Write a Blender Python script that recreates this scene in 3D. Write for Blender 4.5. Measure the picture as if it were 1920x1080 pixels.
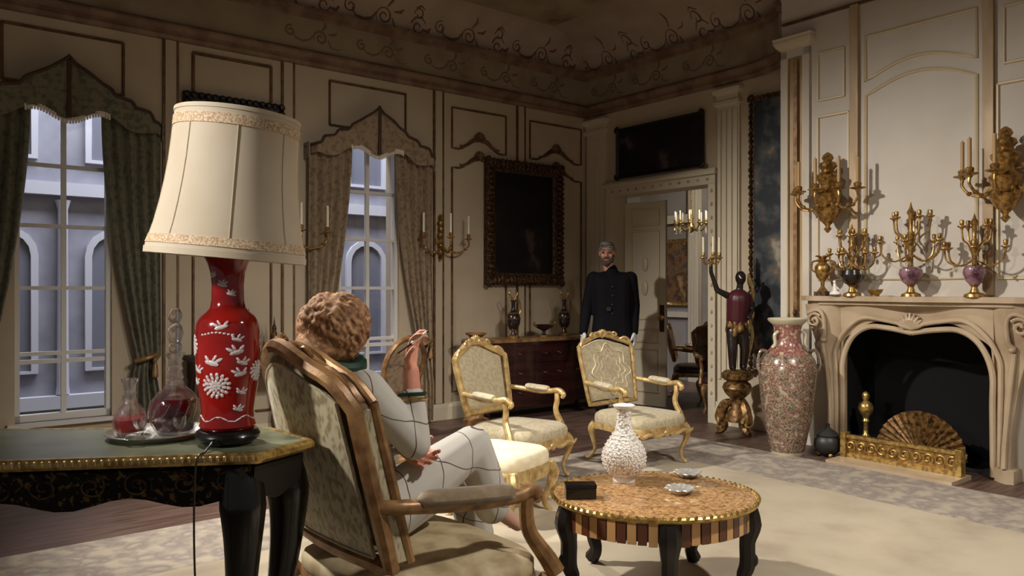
import bpy, bmesh, math, random
from mathutils import Vector, Matrix
random.seed(7)
PI = math.pi
for o in list(bpy.data.objects): bpy.data.objects.remove(o)
scene = bpy.context.scene
COL = scene.collection

# ------------------------------------------------------------------ camera
CAM_H, FPX = 1.35, 1450.0
cd = bpy.data.cameras.new('camera'); cam = bpy.data.objects.new('camera', cd); COL.objects.link(cam)
cam.location = (0, 0, CAM_H); cam.rotation_euler = (PI/2, 0, 0)
cd.sensor_fit = 'HORIZONTAL'; cd.sensor_width = 36.0; cd.lens = 36.0*FPX/1920.0
cd.clip_start = 0.05; cd.clip_end = 100
scene.camera = cam

# ------------------------------------------------------------------ world, exposure, large lights
w = bpy.data.worlds.new('world'); scene.world = w; w.use_nodes = True
w.node_tree.nodes['Background'].inputs[0].default_value = (1.0, 0.97, 0.93, 1)
w.node_tree.nodes['Background'].inputs[1].default_value = 0.13
scene.view_settings.view_transform = 'Standard'; scene.view_settings.look = 'None'
scene.view_settings.gamma = 1.0; scene.view_settings.use_curve_mapping = False
scene.view_settings.exposure = 0.0

def aim(o, target):
    d = Vector(target) - o.location
    o.rotation_euler = d.to_track_quat('-Z', 'Y').to_euler()
def spot(name, loc, target, energy, angle, blend=0.5, size=0.25, col=(1, .965, .915)):
    d = bpy.data.lights.new(name, 'SPOT'); d.energy = energy; d.spot_size = math.radians(angle)
    d.spot_blend = blend; d.shadow_soft_size = size; d.color = col
    o = bpy.data.objects.new(name, d); COL.objects.link(o); o.location = loc; aim(o, target); return o
def area(name, loc, target, energy, sx, sy, col=(1, .95, .86)):
    d = bpy.data.lights.new(name, 'AREA'); d.shape = 'RECTANGLE'; d.size = sx; d.size_y = sy; d.energy = energy; d.color = col
    o = bpy.data.objects.new(name, d); COL.objects.link(o); o.location = loc; aim(o, target); return o
# studio lamps hung over the open side of the set
spot('studio_lamp_left', (-2.95, 4.25, 4.0), (0.9, 4.9, 0.0), 1200, 86, 0.7, 0.10)
spot('studio_lamp_fireplace', (-1.9, 1.6, 3.9), (3.0, 6.0, 0.4), 240, 42, 0.8, 0.15)
spot('studio_lamp_desk', (-3.0, 0.6, 2.8), (-1.2, 2.5, 1.60), 480, 24, 0.35, 0.12)
spot('studio_lamp_right', (2.9, 2.0, 4.1), (0.9, 4.4, 0.0), 640, 80, 0.8, 0.12)
spot('studio_lamp_wall', (2.3, 1.0, 3.8), (-1.5, 7.2, 0.4), 430, 48, 1.0, 0.4)
spot('studio_lamp_stool', (-0.9, 6.6, 3.3), (-0.1, 4.5, 0.4), 420, 22, 0.8, 0.08)

# ------------------------------------------------------------------ room frame
TH = math.atan2(1820, 1450)
C0 = Vector((0.89, 9.21, 0)); ES = Vector((-math.sin(TH), -math.cos(TH), 0)); ET = Vector((math.cos(TH), -math.sin(TH), 0))
PHB = math.atan2(ES.y, ES.x)          # local x = s (viewer left), local y = t (out of back wall)
PHR = math.atan2(-ET.y, -ET.x)        # local x = -t (viewer left), local y = s (out of right wall)
def P(s, t, z=0.0): return C0 + ES*s + ET*t + Vector((0, 0, z))

# ------------------------------------------------------------------ materials
def lin(r, g, b):
    f = lambda c: (c/255/12.92) if c/255 <= 0.04045 else ((c/255+0.055)/1.055)**2.4
    return (f(r), f(g), f(b), 1)
def mat(name, col, rough=0.6, metal=0.0, col2=None, scale=8.0, lo=0.4, hi=0.6, tex='noise', bump=0.0, bscale=None,
        trans=0.0, coat=0.0, ior=1.45, emit=None, spec=0.5, detail=3.0, sheen=0.0, stretch=(1, 1, 1), coords='Object'):
    m = bpy.data.materials.new(name); m.use_nodes = True; nt = m.node_tree; b = nt.nodes['Principled BSDF']
    b.inputs['Base Color'].default_value = col; b.inputs['Roughness'].default_value = rough
    b.inputs['Metallic'].default_value = metal; b.inputs['IOR'].default_value = ior
    b.inputs['Transmission Weight'].default_value = trans; b.inputs['Coat Weight'].default_value = coat
    b.inputs['Specular IOR Level'].default_value = spec; b.inputs['Sheen Weight'].default_value = sheen
    if emit: b.inputs['Emission Color'].default_value = emit[0]; b.inputs['Emission Strength'].default_value = emit[1]
    if col2 or bump:
        tc = nt.nodes.new('ShaderNodeTexCoord'); mp = nt.nodes.new('ShaderNodeMapping'); mp.inputs['Scale'].default_value = stretch
        nt.links.new(tc.outputs[coords], mp.inputs[0])
        if tex == 'noise':
            t = nt.nodes.new('ShaderNodeTexNoise'); t.inputs['Scale'].default_value = scale; t.inputs['Detail'].default_value = detail; out = t.outputs[0]
        elif tex == 'voronoi':
            t = nt.nodes.new('ShaderNodeTexVoronoi'); t.inputs['Scale'].default_value = scale; out = t.outputs['Distance']
        elif tex == 'cells':
            t = nt.nodes.new('ShaderNodeTexVoronoi'); t.inputs['Scale'].default_value = scale; out = t.outputs['Color']
        elif tex == 'wave':
            t = nt.nodes.new('ShaderNodeTexWave'); t.inputs['Scale'].default_value = scale; t.inputs['Distortion'].default_value = 6; t.inputs['Detail'].default_value = 2; out = t.outputs[0]
        elif tex == 'rings':
            t = nt.nodes.new('ShaderNodeTexWave'); t.wave_type = 'RINGS'; t.rings_direction = 'Z'; t.inputs['Scale'].default_value = scale; t.inputs['Distortion'].default_value = 1.0; out = t.outputs[0]
        elif tex == 'checker':
            t = nt.nodes.new('ShaderNodeTexChecker'); t.inputs['Scale'].default_value = scale; out = t.outputs['Fac']
        elif tex == 'magic':
            t = nt.nodes.new('ShaderNodeTexMagic'); t.inputs['Scale'].default_value = scale; t.inputs['Distortion'].default_value = 2; t.turbulence_depth = 4; out = t.outputs['Fac']
        nt.links.new(mp.outputs[0], t.inputs['Vector'])
        if col2:
            r = nt.nodes.new('ShaderNodeValToRGB'); cols = [col] + (col2 if isinstance(col2, list) else [col2])
            n = len(cols)
            r.color_ramp.elements[0].position = lo; r.color_ramp.elements[0].color = cols[0]
            r.color_ramp.elements[1].position = hi; r.color_ramp.elements[1].color = cols[-1]
            for k in range(1, n-1):
                e = r.color_ramp.elements.new(lo + (hi-lo)*k/(n-1)); e.color = cols[k]
            nt.links.new(out, r.inputs[0]); nt.links.new(r.outputs[0], b.inputs['Base Color'])
        if bump:
            bn = nt.nodes.new('ShaderNodeBump'); bn.inputs['Strength'].default_value = bump; bn.inputs['Distance'].default_value = 0.01
            src = out
            if bscale:
                t2 = nt.nodes.new('ShaderNodeTexNoise'); t2.inputs['Scale'].default_value = bscale; t2.inputs['Detail'].default_value = 2
                nt.links.new(mp.outputs[0], t2.inputs['Vector']); src = t2.outputs[0]
            nt.links.new(src, bn.inputs['Height']); nt.links.new(bn.outputs[0], b.inputs['Normal'])
    return m
def grid_mat(name, base, line, sx, sz, wid):
    """cloth with thin crossing lines: one set level, one set upright"""
    m = mat(name, base, 0.85); nt = m.node_tree; b = nt.nodes['Principled BSDF']
    tc = nt.nodes.new('ShaderNodeTexCoord'); sp = nt.nodes.new('ShaderNodeSeparateXYZ'); nt.links.new(tc.outputs['Object'], sp.inputs[0])
    nz = nt.nodes.new('ShaderNodeTexNoise'); nz.inputs['Scale'].default_value = 5; nt.links.new(tc.outputs['Object'], nz.inputs['Vector'])
    def mth(op, a, bb):
        n = nt.nodes.new('ShaderNodeMath'); n.operation = op
        for i, v in enumerate((a, bb)):
            if isinstance(v, (int, float)): n.inputs[i].default_value = v
            else: nt.links.new(v, n.inputs[i])
        return n.outputs[0]
    wob = mth('MULTIPLY', nz.outputs[0], 0.05)
    def lines(coord, period):
        f = mth('FRACT', mth('ADD', mth('DIVIDE', coord, period), 10.25), 0)
        return mth('LESS_THAN', f, wid/period)
    xy = mth('ADD', mth('ADD', mth('MULTIPLY', sp.outputs[0], 0.8), mth('MULTIPLY', sp.outputs[1], 0.6)), wob)
    l = mth('MAXIMUM', lines(xy, sx), lines(mth('ADD', mth('ADD', sp.outputs[2], mth('MULTIPLY', sp.outputs[0], 0.35)), wob), sz))
    mx = nt.nodes.new('ShaderNodeMix'); mx.data_type = 'RGBA'; nt.links.new(l, mx.inputs[0])
    mx.inputs[6].default_value = base; mx.inputs[7].default_value = line; nt.links.new(mx.outputs[2], b.inputs['Base Color'])
    return m

M = {}
M['wall'] = mat('wall_paint', lin(190, 172, 146), 0.75, col2=lin(180, 162, 136), scale=2.5, lo=.3, hi=.7)
M['wall_fire'] = mat('chimney_paint', lin(206, 196, 182), 0.7, col2=lin(198, 186, 170), scale=2.5, lo=.3, hi=.7)
M['white_trim'] = mat('trim_paint', lin(202, 188, 162), 0.55)
M['mould'] = mat('panel_gilt', lin(112, 82, 48), 0.5, 0.15, col2=lin(84, 58, 34), scale=12)
M['mould_light'] = mat('panel_gilt_light', lin(206, 186, 150), 0.5, 0.1)
M['cornice'] = mat('cornice_paint', lin(134, 108, 86), 0.6, col2=lin(112, 84, 66), scale=6)
M['frieze'] = mat('frieze_paint', lin(150, 134, 108), 0.8, col2=[lin(140, 122, 98), lin(118, 96, 76)], scale=3.2, lo=.45, hi=.75)
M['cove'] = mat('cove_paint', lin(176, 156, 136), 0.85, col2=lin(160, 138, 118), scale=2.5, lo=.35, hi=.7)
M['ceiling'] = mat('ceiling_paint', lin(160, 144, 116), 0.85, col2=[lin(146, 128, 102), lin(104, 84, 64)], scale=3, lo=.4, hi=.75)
M['scroll'] = mat('scroll_paint', lin(116, 84, 68), 0.8)
M['floor'] = mat('parquet', lin(104, 82, 70), 0.45, col2=[lin(88, 66, 56), lin(66, 48, 42)], scale=3, lo=.35, hi=.7, stretch=(1, 9, 1), detail=5)
M['rug'] = mat('carpet_pile', lin(178, 164, 140), 0.95, col2=[lin(172, 157, 133), lin(160, 144, 122), lin(150, 134, 118)], scale=2.2, lo=.42, hi=.78, detail=8, bump=.25, bscale=160)
M['rug_border'] = mat('carpet_border', lin(168, 154, 134), 0.95, col2=[lin(150, 138, 124), lin(134, 120, 110), lin(160, 150, 134)], scale=9, lo=.38, hi=.68, detail=6, bump=.25, bscale=160)
M['gilt'] = mat('giltwood', lin(212, 182, 124), 0.36, 0.45, col2=lin(150, 116, 68), scale=22, lo=.35, hi=.75, bump=.3)
M['gilt_dull'] = mat('worn_giltwood', lin(158, 120, 76), 0.38, 0.25, col2=lin(104, 70, 42), scale=14, lo=.35, hi=.7, bump=.25)
M['bronze'] = mat('gilt_bronze', lin(190, 150, 86), 0.36, 0.7, col2=lin(110, 78, 42), scale=40, lo=.35, hi=.7, bump=.12)
M['brass'] = mat('brass', lin(204, 172, 104), 0.32, 0.75, col2=lin(150, 118, 62), scale=30)
M['dark_gilt'] = mat('dark_gilt', lin(96, 66, 36), 0.5, 0.35, col2=lin(38, 24, 16), scale=40, lo=.4, hi=.6, bump=.6)
M['dark_gilt2'] = mat('aged_gilt', lin(140, 104, 58), 0.4, 0.5, col2=lin(60, 40, 24), scale=30, lo=.4, hi=.65, bump=.4)
M['damask'] = mat('damask', lin(174, 160, 130), 0.7, col2=[lin(168, 154, 123), lin(160, 145, 114)], scale=40, lo=.42, hi=.6, detail=1, bump=.12, sheen=.2)
M['damask_back'] = mat('damask_back', lin(176, 164, 132), 0.7, col2=[lin(162, 148, 116), lin(132, 118, 88)], scale=55, lo=.44, hi=.62, detail=1, sheen=.2, stretch=(1, 1, .45))
M['damask_seat'] = mat('damask_seat', lin(186, 168, 132), 0.75, col2=[lin(172, 152, 116), lin(150, 130, 96)], scale=9, lo=.4, hi=.65, detail=5)
M['ivory_silk'] = mat('ivory_silk', lin(226, 212, 178), 0.6, col2=lin(214, 196, 158), scale=16, sheen=.2)
M['velvet_pad'] = mat('arm_pad_cloth', lin(128, 108, 80), 0.8, col2=lin(112, 92, 66), scale=20, sheen=.3)
M['shade'] = mat('silk_shade', lin(238, 226, 204), 0.8, col2=lin(226, 210, 182), scale=5, lo=.3, hi=.7)
def translucent(m, fac, col):
    nt = m.node_tree; out = nt.nodes['Material Output']; b = nt.nodes['Principled BSDF']
    t = nt.nodes.new('ShaderNodeBsdfTranslucent'); t.inputs[0].default_value = col
    mx = nt.nodes.new('ShaderNodeMixShader'); mx.inputs[0].default_value = fac
    nt.links.new(b.outputs[0], mx.inputs[1]); nt.links.new(t.outputs[0], mx.inputs[2]); nt.links.new(mx.outputs[0], out.inputs[0])
translucent(M['shade'], .30, lin(244, 228, 204))
M['shade_trim'] = mat('shade_braid', lin(226, 206, 172), 0.7, col2=lin(186, 146, 108), scale=150, lo=.4, hi=.6)
M['seam'] = mat('shade_seam', lin(200, 186, 160), 0.8)
M['red_glaze'] = mat('red_glaze', lin(150, 22, 16), 0.12, col2=lin(120, 14, 14), scale=5, coat=.6)
M['white_enamel'] = mat('white_enamel', lin(206, 192, 188), 0.3, coat=.3)
M['ebony'] = mat('ebony', lin(16, 13, 13), 0.25, coat=.4)
M['ebony_dull'] = mat('ebony_carved', lin(26, 19, 15), 0.45)
M['boulle'] = mat('boulle_inlay', lin(16, 12, 10), 0.35, .2, col2=[lin(24, 17, 11), lin(112, 86, 48)], scale=46, lo=.5, hi=.62, detail=4)
M['marble_green'] = mat('green_leather', lin(120, 122, 96), 0.3, col2=lin(96, 100, 78), scale=9, lo=.3, hi=.7)
M['glass'] = mat('cut_glass', (1, 1, 1, 1), 0.02, trans=1.0, ior=1.5)
def clear_glass(m, rough=.02, tint=(1, 1, 1, 1), refl=.9):
    nt = m.node_tree; out = nt.nodes['Material Output']
    tr = nt.nodes.new('ShaderNodeBsdfTransparent'); tr.inputs[0].default_value = tint
    gl = nt.nodes.new('ShaderNodeBsdfGlossy'); gl.inputs['Roughness'].default_value = rough
    fr = nt.nodes.new('ShaderNodeLayerWeight'); fr.inputs[0].default_value = .35
    mu = nt.nodes.new('ShaderNodeMath'); mu.operation = 'MULTIPLY'; mu.inputs[1].default_value = refl; nt.links.new(fr.outputs['Facing'], mu.inputs[0])
    mx = nt.nodes.new('ShaderNodeMixShader'); nt.links.new(mu.outputs[0], mx.inputs[0])
    nt.links.new(tr.outputs[0], mx.inputs[1]); nt.links.new(gl.outputs[0], mx.inputs[2]); nt.links.new(mx.outputs[0], out.inputs[0])
def lead_glass(m, fac):
    nt = m.node_tree; out = nt.nodes['Material Output']; b = nt.nodes['Principled BSDF']
    tr = nt.nodes.new('ShaderNodeBsdfTransparent'); mx = nt.nodes.new('ShaderNodeMixShader'); mx.inputs[0].default_value = fac
    nt.links.new(b.outputs[0], mx.inputs[1]); nt.links.new(tr.outputs[0], mx.inputs[2]); nt.links.new(mx.outputs[0], out.inputs[0])
lead_glass(M['glass'], .42)
M['wine'] = mat('red_wine', lin(84, 8, 20), 0.08, col2=lin(46, 4, 14), scale=14)
M['wine2'] = mat('rose_wine', lin(170, 34, 34), 0.08)
M['silver'] = mat('silver', lin(232, 228, 218), 0.32, .8, bump=.3, bscale=40)
M['mahogany'] = mat('mahogany', lin(58, 26, 22), 0.3, col2=[lin(46, 20, 18), lin(32, 14, 13)], scale=3, lo=.3, hi=.7, stretch=(1, 1, 8), coat=.3)
M['wood_dark'] = mat('dark_walnut', lin(52, 36, 26), 0.4)
M['parquetry'] = mat('parquetry', lin(170, 130, 84), 0.3, col2=[lin(154, 112, 68), lin(190, 152, 104), lin(124, 84, 50)], scale=80, lo=.1, hi=.8, tex='cells', coat=.4)
M['slat_light'] = mat('satinwood', lin(196, 150, 96), 0.35, coat=.2)
M['slat_dark'] = mat('rosewood', lin(92, 50, 28), 0.35, coat=.2)
M['porcelain'] = mat('porcelain', lin(236, 228, 216), 0.25, coat=.4)
M['pierced'] = mat('pierced_porcelain', lin(232, 224, 212), 0.35, col2=[lin(226, 216, 202), lin(176, 160, 142)], scale=85, lo=.45, hi=.8, tex='voronoi', bump=.6, coat=.2)
M['imari'] = mat('imari_glaze', lin(160, 148, 126), 0.22, col2=[lin(138, 114, 94), lin(100, 54, 48), lin(152, 138, 112), lin(60, 46, 52), lin(130, 108, 78)], scale=22, lo=.36, hi=.66, detail=6, coat=.5)
M['imari_neck'] = mat('imari_neck_glaze', lin(150, 106, 92), 0.22, col2=[lin(116, 64, 60), lin(182, 156, 128)], scale=26, lo=.38, hi=.62, detail=5, coat=.5)
M['cream_glaze'] = mat('cream_glaze', lin(196, 186, 156), 0.25, coat=.4)
M['marble'] = mat('pink_marble', lin(188, 166, 136), 0.4, col2=[lin(178, 155, 126), lin(158, 134, 106)], scale=4, lo=.35, hi=.7, detail=5)
M['soot'] = mat('soot', lin(12, 10, 10), 0.95)
M['pewter'] = mat('pewter', lin(62, 60, 58), 0.45, .5)
M['canvas_dark'] = mat('dark_canvas', lin(13, 11, 12), 0.4, col2=[lin(15, 13, 14), lin(22, 19, 20), lin(74, 56, 48)], scale=3.6, lo=.42, hi=.70, detail=6)
M['canvas_blue'] = mat('night_canvas', lin(12, 12, 20), 0.4, col2=[lin(15, 15, 22), lin(24, 22, 28), lin(78, 66, 68)], scale=4.0, lo=.42, hi=.70, detail=5)
M['canvas_tap'] = mat('landscape_canvas', lin(18, 22, 28), 0.5, col2=[lin(24, 28, 32), lin(58, 62, 62), lin(92, 78, 60), lin(150, 140, 124)], scale=4.5, lo=.38, hi=.70, detail=8)
M['canvas_gold'] = mat('figure_canvas', lin(72, 66, 58), 0.5, col2=[lin(120, 84, 48), lin(58, 44, 34), lin(160, 120, 70)], scale=5, lo=.35, hi=.7, detail=5)
M['curtain'] = mat('curtain_brocade', lin(150, 128, 100), 0.8, col2=[lin(144, 122, 95), lin(126, 104, 80)], scale=26, lo=.44, hi=.62, detail=1, sheen=.2)
M['curtain_green'] = mat('curtain_brocade_olive', lin(112, 108, 84), 0.8, col2=[lin(106, 101, 79), lin(88, 84, 64)], scale=26, lo=.44, hi=.62, detail=1, sheen=.2)
M['pelmet_edge'] = mat('pelmet_braid', lin(72, 52, 38), 0.7)
M['fringe'] = mat('white_fringe', lin(222, 210, 188), 0.9)
M['window_paint'] = mat('window_paint', lin(214, 208, 198), 0.5)
M['pane'] = mat('window_glass', (1, 1, 1, 1), 0.0, trans=1.0, ior=1.02, spec=.2)
clear_glass(M['pane'], .02, (.96, .97, .98, 1), .35)
M['stone_grey'] = mat('grey_stone', lin(150, 150, 160), 0.85, col2=lin(128, 128, 140), scale=4, lo=.3, hi=.7)
M['stone_light'] = mat('pale_stone', lin(190, 190, 198), 0.85)
M['stone_dark'] = mat('dark_pane', lin(112, 114, 126), 0.4)
M['candle'] = mat('wax', lin(236, 224, 196), 0.5)
M['candle_old'] = mat('old_wax', lin(176, 140, 92), 0.5)
M['skin'] = mat('skin', lin(214, 148, 122), 0.55, col2=lin(200, 130, 106), scale=14)
M['skin_man'] = mat('skin_pale', lin(196, 146, 122), 0.55, col2=lin(180, 124, 102), scale=14)
M['hair'] = mat('auburn_hair', lin(176, 138, 100), 0.7, col2=[lin(154, 114, 80), lin(112, 78, 52), lin(186, 150, 112)], scale=30, lo=.32, hi=.7, detail=5, bump=.4, spec=.25)
M['hair_grey'] = mat('grey_hair', lin(128, 120, 112), 0.6, col2=lin(84, 78, 72), scale=60, lo=.35, hi=.65)
M['beard'] = mat('beard', lin(88, 72, 62), 0.8, col2=lin(56, 44, 38), scale=60)
M['eye'] = mat('eye', lin(26, 20, 18), 0.2)
M['black_cloth'] = mat('black_cloth', lin(15, 13, 17), 0.85, spec=.2)
M['button'] = mat('button', lin(70, 70, 74), 0.3, .8)
M['glove'] = mat('white_glove', lin(222, 220, 220), 0.8)
M['suit'] = grid_mat('windowpane_check', lin(186, 180, 168), lin(92, 70, 66), 0.16, 0.16, 0.0042)
M['green_scarf'] = mat('green_silk', lin(14, 46, 30), 0.5)
M['shoe'] = mat('blush_leather', lin(196, 152, 130), 0.5)
M['dark_figure'] = mat('lacquered_wood', lin(34, 24, 20), 0.25, coat=.5)
M['maroon'] = mat('maroon_lacquer', lin(70, 22, 30), 0.4, coat=.2)
M['blue_white'] = mat('blue_white_glaze', lin(170, 172, 172), 0.2, col2=lin(82, 88, 100), scale=30, lo=.42, hi=.58, coat=.4)
M['next_wall'] = mat('next_room_paint', lin(150, 140, 130), 0.7, col2=lin(138, 126, 114), scale=2)
M['crystal'] = mat('crystal', lin(240, 236, 220), 0.05, trans=.8, ior=1.5)
M['gold_panel'] = mat('gold_panel', lin(186, 160, 126), 0.5, .1, col2=lin(160, 132, 96), scale=6, stretch=(1, 1, .3))
M['purple_glaze'] = mat('purple_glaze', lin(150, 110, 120), 0.2, col2=lin(64, 30, 44), scale=14, lo=.4, hi=.6, coat=.5)

# ------------------------------------------------------------------ mesh helpers
class MB:
    def __init__(s): s.v = []; s.f = []; s.M = None
    def add(s, verts, faces):
        n = len(s.v)
        s.v += [tuple(s.M @ Vector(p)) if s.M else tuple(p) for p in verts]
        s.f += [tuple(i+n for i in f) for f in faces]; return s
    def box(s, x0, x1, y0, y1, z0, z1):
        return s.add([(x0, y0, z0), (x1, y0, z0), (x1, y1, z0), (x0, y1, z0), (x0, y0, z1), (x1, y0, z1), (x1, y1, z1), (x0, y1, z1)],
                     [(0, 3, 2, 1), (4, 5, 6, 7), (0, 1, 5, 4), (1, 2, 6, 5), (2, 3, 7, 6), (3, 0, 4, 7)])
    def rings(s, rings, closed=False, caps=True, wrap=True):
        n = len(rings[0]); V = [p for r in rings for p in r]; F = []
        m = len(rings)
        for i in range(m if closed else m-1):
            a, b = i*n, ((i+1) % m)*n
            for j in range(n if wrap else n-1):
                k = (j+1) % n; F.append((a+j, a+k, b+k, b+j))
        if caps and not closed and wrap:
            F.append(tuple(range(n-1, -1, -1))); F.append(tuple((m-1)*n+j for j in range(n)))
        return s.add(V, F)
    def lathe(s, prof, n=24, c=(0, 0, 0), axis='z'):
        R = []
        for r, z in prof:
            r = max(r, 0.0004); ring = []
            for j in range(n):
                a = 2*PI*j/n; x, y = r*math.cos(a), r*math.sin(a)
                q = (x, y, z) if axis == 'z' else ((x, z, y) if axis == 'y' else (z, x, y))
                ring.append((c[0]+q[0], c[1]+q[1], c[2]+q[2]))
            R.append(ring)
        return s.rings(R)
    def tube(s, pts, rad, n=8, closed=False, flat=1.0, up=(0, 0, 1)):
        pts = [Vector(p) for p in pts]; m = len(pts); R = []; prev = None
        for i, p in enumerate(pts):
            if closed: d = pts[(i+1) % m]-pts[i-1]
            else: d = pts[min(i+1, m-1)]-pts[max(i-1, 0)]
            d = d.normalized() if d.length > 1e-9 else Vector((0, 0, 1))
            if prev is None:
                u = Vector(up); u = u-d*u.dot(d)
                if u.length < .1: u = Vector((1, 0, 0)); u = u-d*u.dot(d)
            else: u = prev-d*prev.dot(d)
            u.normalize(); prev = u; v = d.cross(u)
            r = rad[i] if isinstance(rad, (list, tuple)) else rad
            R.append([p+u*(r*math.cos(2*PI*j/n+PI/n))+v*(r*flat*math.sin(2*PI*j/n+PI/n)) for j in range(n)])
        return s.rings(R, closed=closed)
    def ell(s, c, r, n=12, m=8, rot=None):
        R = []
        if isinstance(r, (int, float)): r = (r, r, r)
        for i in range(m+1):
            ph = PI*i/m; ring = []
            for j in range(n):
                a = 2*PI*j/n; q = Vector((r[0]*max(math.sin(ph), .01)*math.cos(a), r[1]*max(math.sin(ph), .01)*math.sin(a), -r[2]*math.cos(ph)))
                if rot: q = rot @ q
                ring.append((c[0]+q.x, c[1]+q.y, c[2]+q.z))
            R.append(ring)
        return s.rings(R)
    def cap(s, a, ra, b, rb, n=12, m=4, flat=1.0, up=(0, 0, 1)):
        """tapered capsule"""
        a, b = Vector(a), Vector(b); d = (b-a).normalized(); pts = []; rad = []
        for i in range(m):
            ph = PI/2*i/m; pts.append(a-d*ra*math.cos(ph)); rad.append(max(ra*math.sin(ph), ra*.05))
        pts.append(a); rad.append(ra); pts.append(b); rad.append(rb)
        for i in range(m-1, -1, -1):
            ph = PI/2*i/m; pts.append(b+d*rb*math.cos(ph)); rad.append(max(rb*math.sin(ph), rb*.05))
        return s.tube(pts, rad, n, flat=flat, up=up)
    def chain(s, pts, rad, n=12):
        for i in range(len(pts)-1): s.cap(pts[i], rad[i], pts[i+1], rad[i+1], n)
        return s
    def prism(s, outline, y0, y1):
        """outline in (x,z), extruded in y"""
        n = len(outline); V = [(x, y0, z) for x, z in outline]+[(x, y1, z) for x, z in outline]
        F = [tuple(range(n)), tuple(range(2*n-1, n-1, -1))]+[(i, (i+1) % n, n+(i+1) % n, n+i) for i in range(n)]
        return s.add(V, F)
    def slab(s, outline, z0, z1):
        n = len(outline); V = [(x, y, z0) for x, y in outline]+[(x, y, z1) for x, y in outline]
        F = [tuple(range(n-1, -1, -1)), tuple(range(n, 2*n))]+[(i, (i+1) % n, n+(i+1) % n, n+i) for i in range(n)]
        return s.add(V, F)
    def sheet(s, fn, nu, nv, thick):
        """closed slab from a surface fn(a,b)->(front point, back offset vector)"""
        A = [[Vector(fn(i/nu, j/nv)) for i in range(nu+1)] for j in range(nv+1)]
        t = Vector(thick); V = [p for r in A for p in r]+[p+t for r in A for p in r]
        n = nu+1; N = n*(nv+1); F = []
        for j in range(nv):
            for i in range(nu):
                q = (j*n+i, j*n+i+1, (j+1)*n+i+1, (j+1)*n+i); F.append(q); F.append(tuple(N+k for k in reversed(q)))
        per = [i for i in range(n)]+[j*n+nu for j in range(1, nv+1)]+[nv*n+i for i in range(nu-1, -1, -1)]+[j*n for j in range(nv-1, 0, -1)]
        for k in range(len(per)):
            a, b = per[k], per[(k+1) % len(per)]; F.append((b, a, N+a, N+b))
        return s.add(V, F)
    def mesh(s, name, smooth=True):
        me = bpy.data.meshes.new(name); me.from_pydata(s.v, [], s.f)
        bm = bmesh.new(); bm.from_mesh(me); bmesh.ops.recalc_face_normals(bm, faces=bm.faces); bm.to_mesh(me); bm.free()
        if smooth:
            me.shade_smooth()
            try: me.set_sharp_from_angle(angle=math.radians(38))
            except Exception: pass
        return me
    def build(s, name, m, parent=None, loc=None, rotz=0.0, smooth=True, label=None):
        me = s.mesh(name, smooth); me.materials.append(M[m] if isinstance(m, str) else m)
        return link(name, me, parent, loc, rotz, label)
def link(name, me, parent=None, loc=None, rotz=0.0, label=None):
    o = bpy.data.objects.new(name, me); COL.objects.link(o)
    if parent: o.parent = parent
    if loc is not None: o.location = loc
    if rotz: o.rotation_euler = (0, 0, rotz)
    if label: o['label'] = label
    return o
def organic(mb, name, m, parent, voxel=0.012, smooth=2, label=None, loc=None):
    """merge overlapping closed shapes into one continuous skin"""
    me = mb.mesh(name, False); tmp = bpy.data.objects.new('tmp', me); COL.objects.link(tmp)
    md = tmp.modifiers.new('r', 'REMESH'); md.mode = 'VOXEL'; md.voxel_size = voxel
    dg = bpy.context.evaluated_depsgraph_get(); out = bpy.data.meshes.new_from_object(tmp.evaluated_get(dg))
    bpy.data.objects.remove(tmp)
    bm = bmesh.new(); bm.from_mesh(out)
    for _ in range(smooth): bmesh.ops.smooth_vert(bm, verts=bm.verts, factor=.5, use_axis_x=True, use_axis_y=True, use_axis_z=True)
    bm.to_mesh(out); bm.free(); out.name = name; out.shade_smooth()
    out.materials.clear(); out.materials.append(M[m])
    return link(name, out, parent, loc, 0, label)
def thing(name, label, cat, loc=(0, 0, 0), rotz=0.0, group=None):
    o = bpy.data.objects.new(name, None); COL.objects.link(o); o.empty_display_size = .1
    o.location = loc; o.rotation_euler = (0, 0, rotz); o['label'] = label; o['category'] = cat
    if group: o['group'] = group
    return o
def tag(o, label, cat, group=None):
    o['label'] = label; o['category'] = cat
    if group: o['group'] = group
    return o
def struct(mb, name, m, label=None, cat=None, smooth=False):
    o = mb.build(name, m, None, C0, PHB, smooth); o['kind'] = 'structure'
    if label: o['label'] = label
    if cat: o['category'] = cat
    return o
def dup(root, loc, rotz, label, group=None):
    r = root.copy(); COL.objects.link(r); r.location = loc; r.rotation_euler = (0, 0, rotz); r['label'] = label
    if group: r['group'] = group
    for ch in list(root.children):
        c = ch.copy(); COL.objects.link(c); c.parent = r
        for g in list(ch.children):
            d = g.copy(); COL.objects.link(d); d.parent = c
    return r
def bez(pts, n=8):
    """smooth curve through points"""
    pts = [Vector(p) for p in pts]; out = []
    for i in range(len(pts)-1):
        p0, p1, p2, p3 = pts[max(i-1, 0)], pts[i], pts[i+1], pts[min(i+2, len(pts)-1)]
        for k in range(n):
            t = k/n; out.append(.5*((2*p1)+(p2-p0)*t+(2*p0-5*p1+4*p2-p3)*t*t+(3*p1-p0-3*p2+p3)*t**3))
    out.append(pts[-1]); return out
def lerps(vals, n): 
    out = []
    for k in range(n):
        x = k/(n-1)*(len(vals)-1); i = min(int(x), len(vals)-2); out.append(vals[i]+(vals[i+1]-vals[i])*(x-i))
    return out

# ================================================================== THE ROOM
SMAX, TMAX = 8.6, 8.2
mb = MB(); mb.box(-3.2, SMAX, -1.6, TMAX, -.1, 0)
struct(mb, 'floor', 'floor', 'dark parquet floor around the pale carpet', 'floor')

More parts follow.
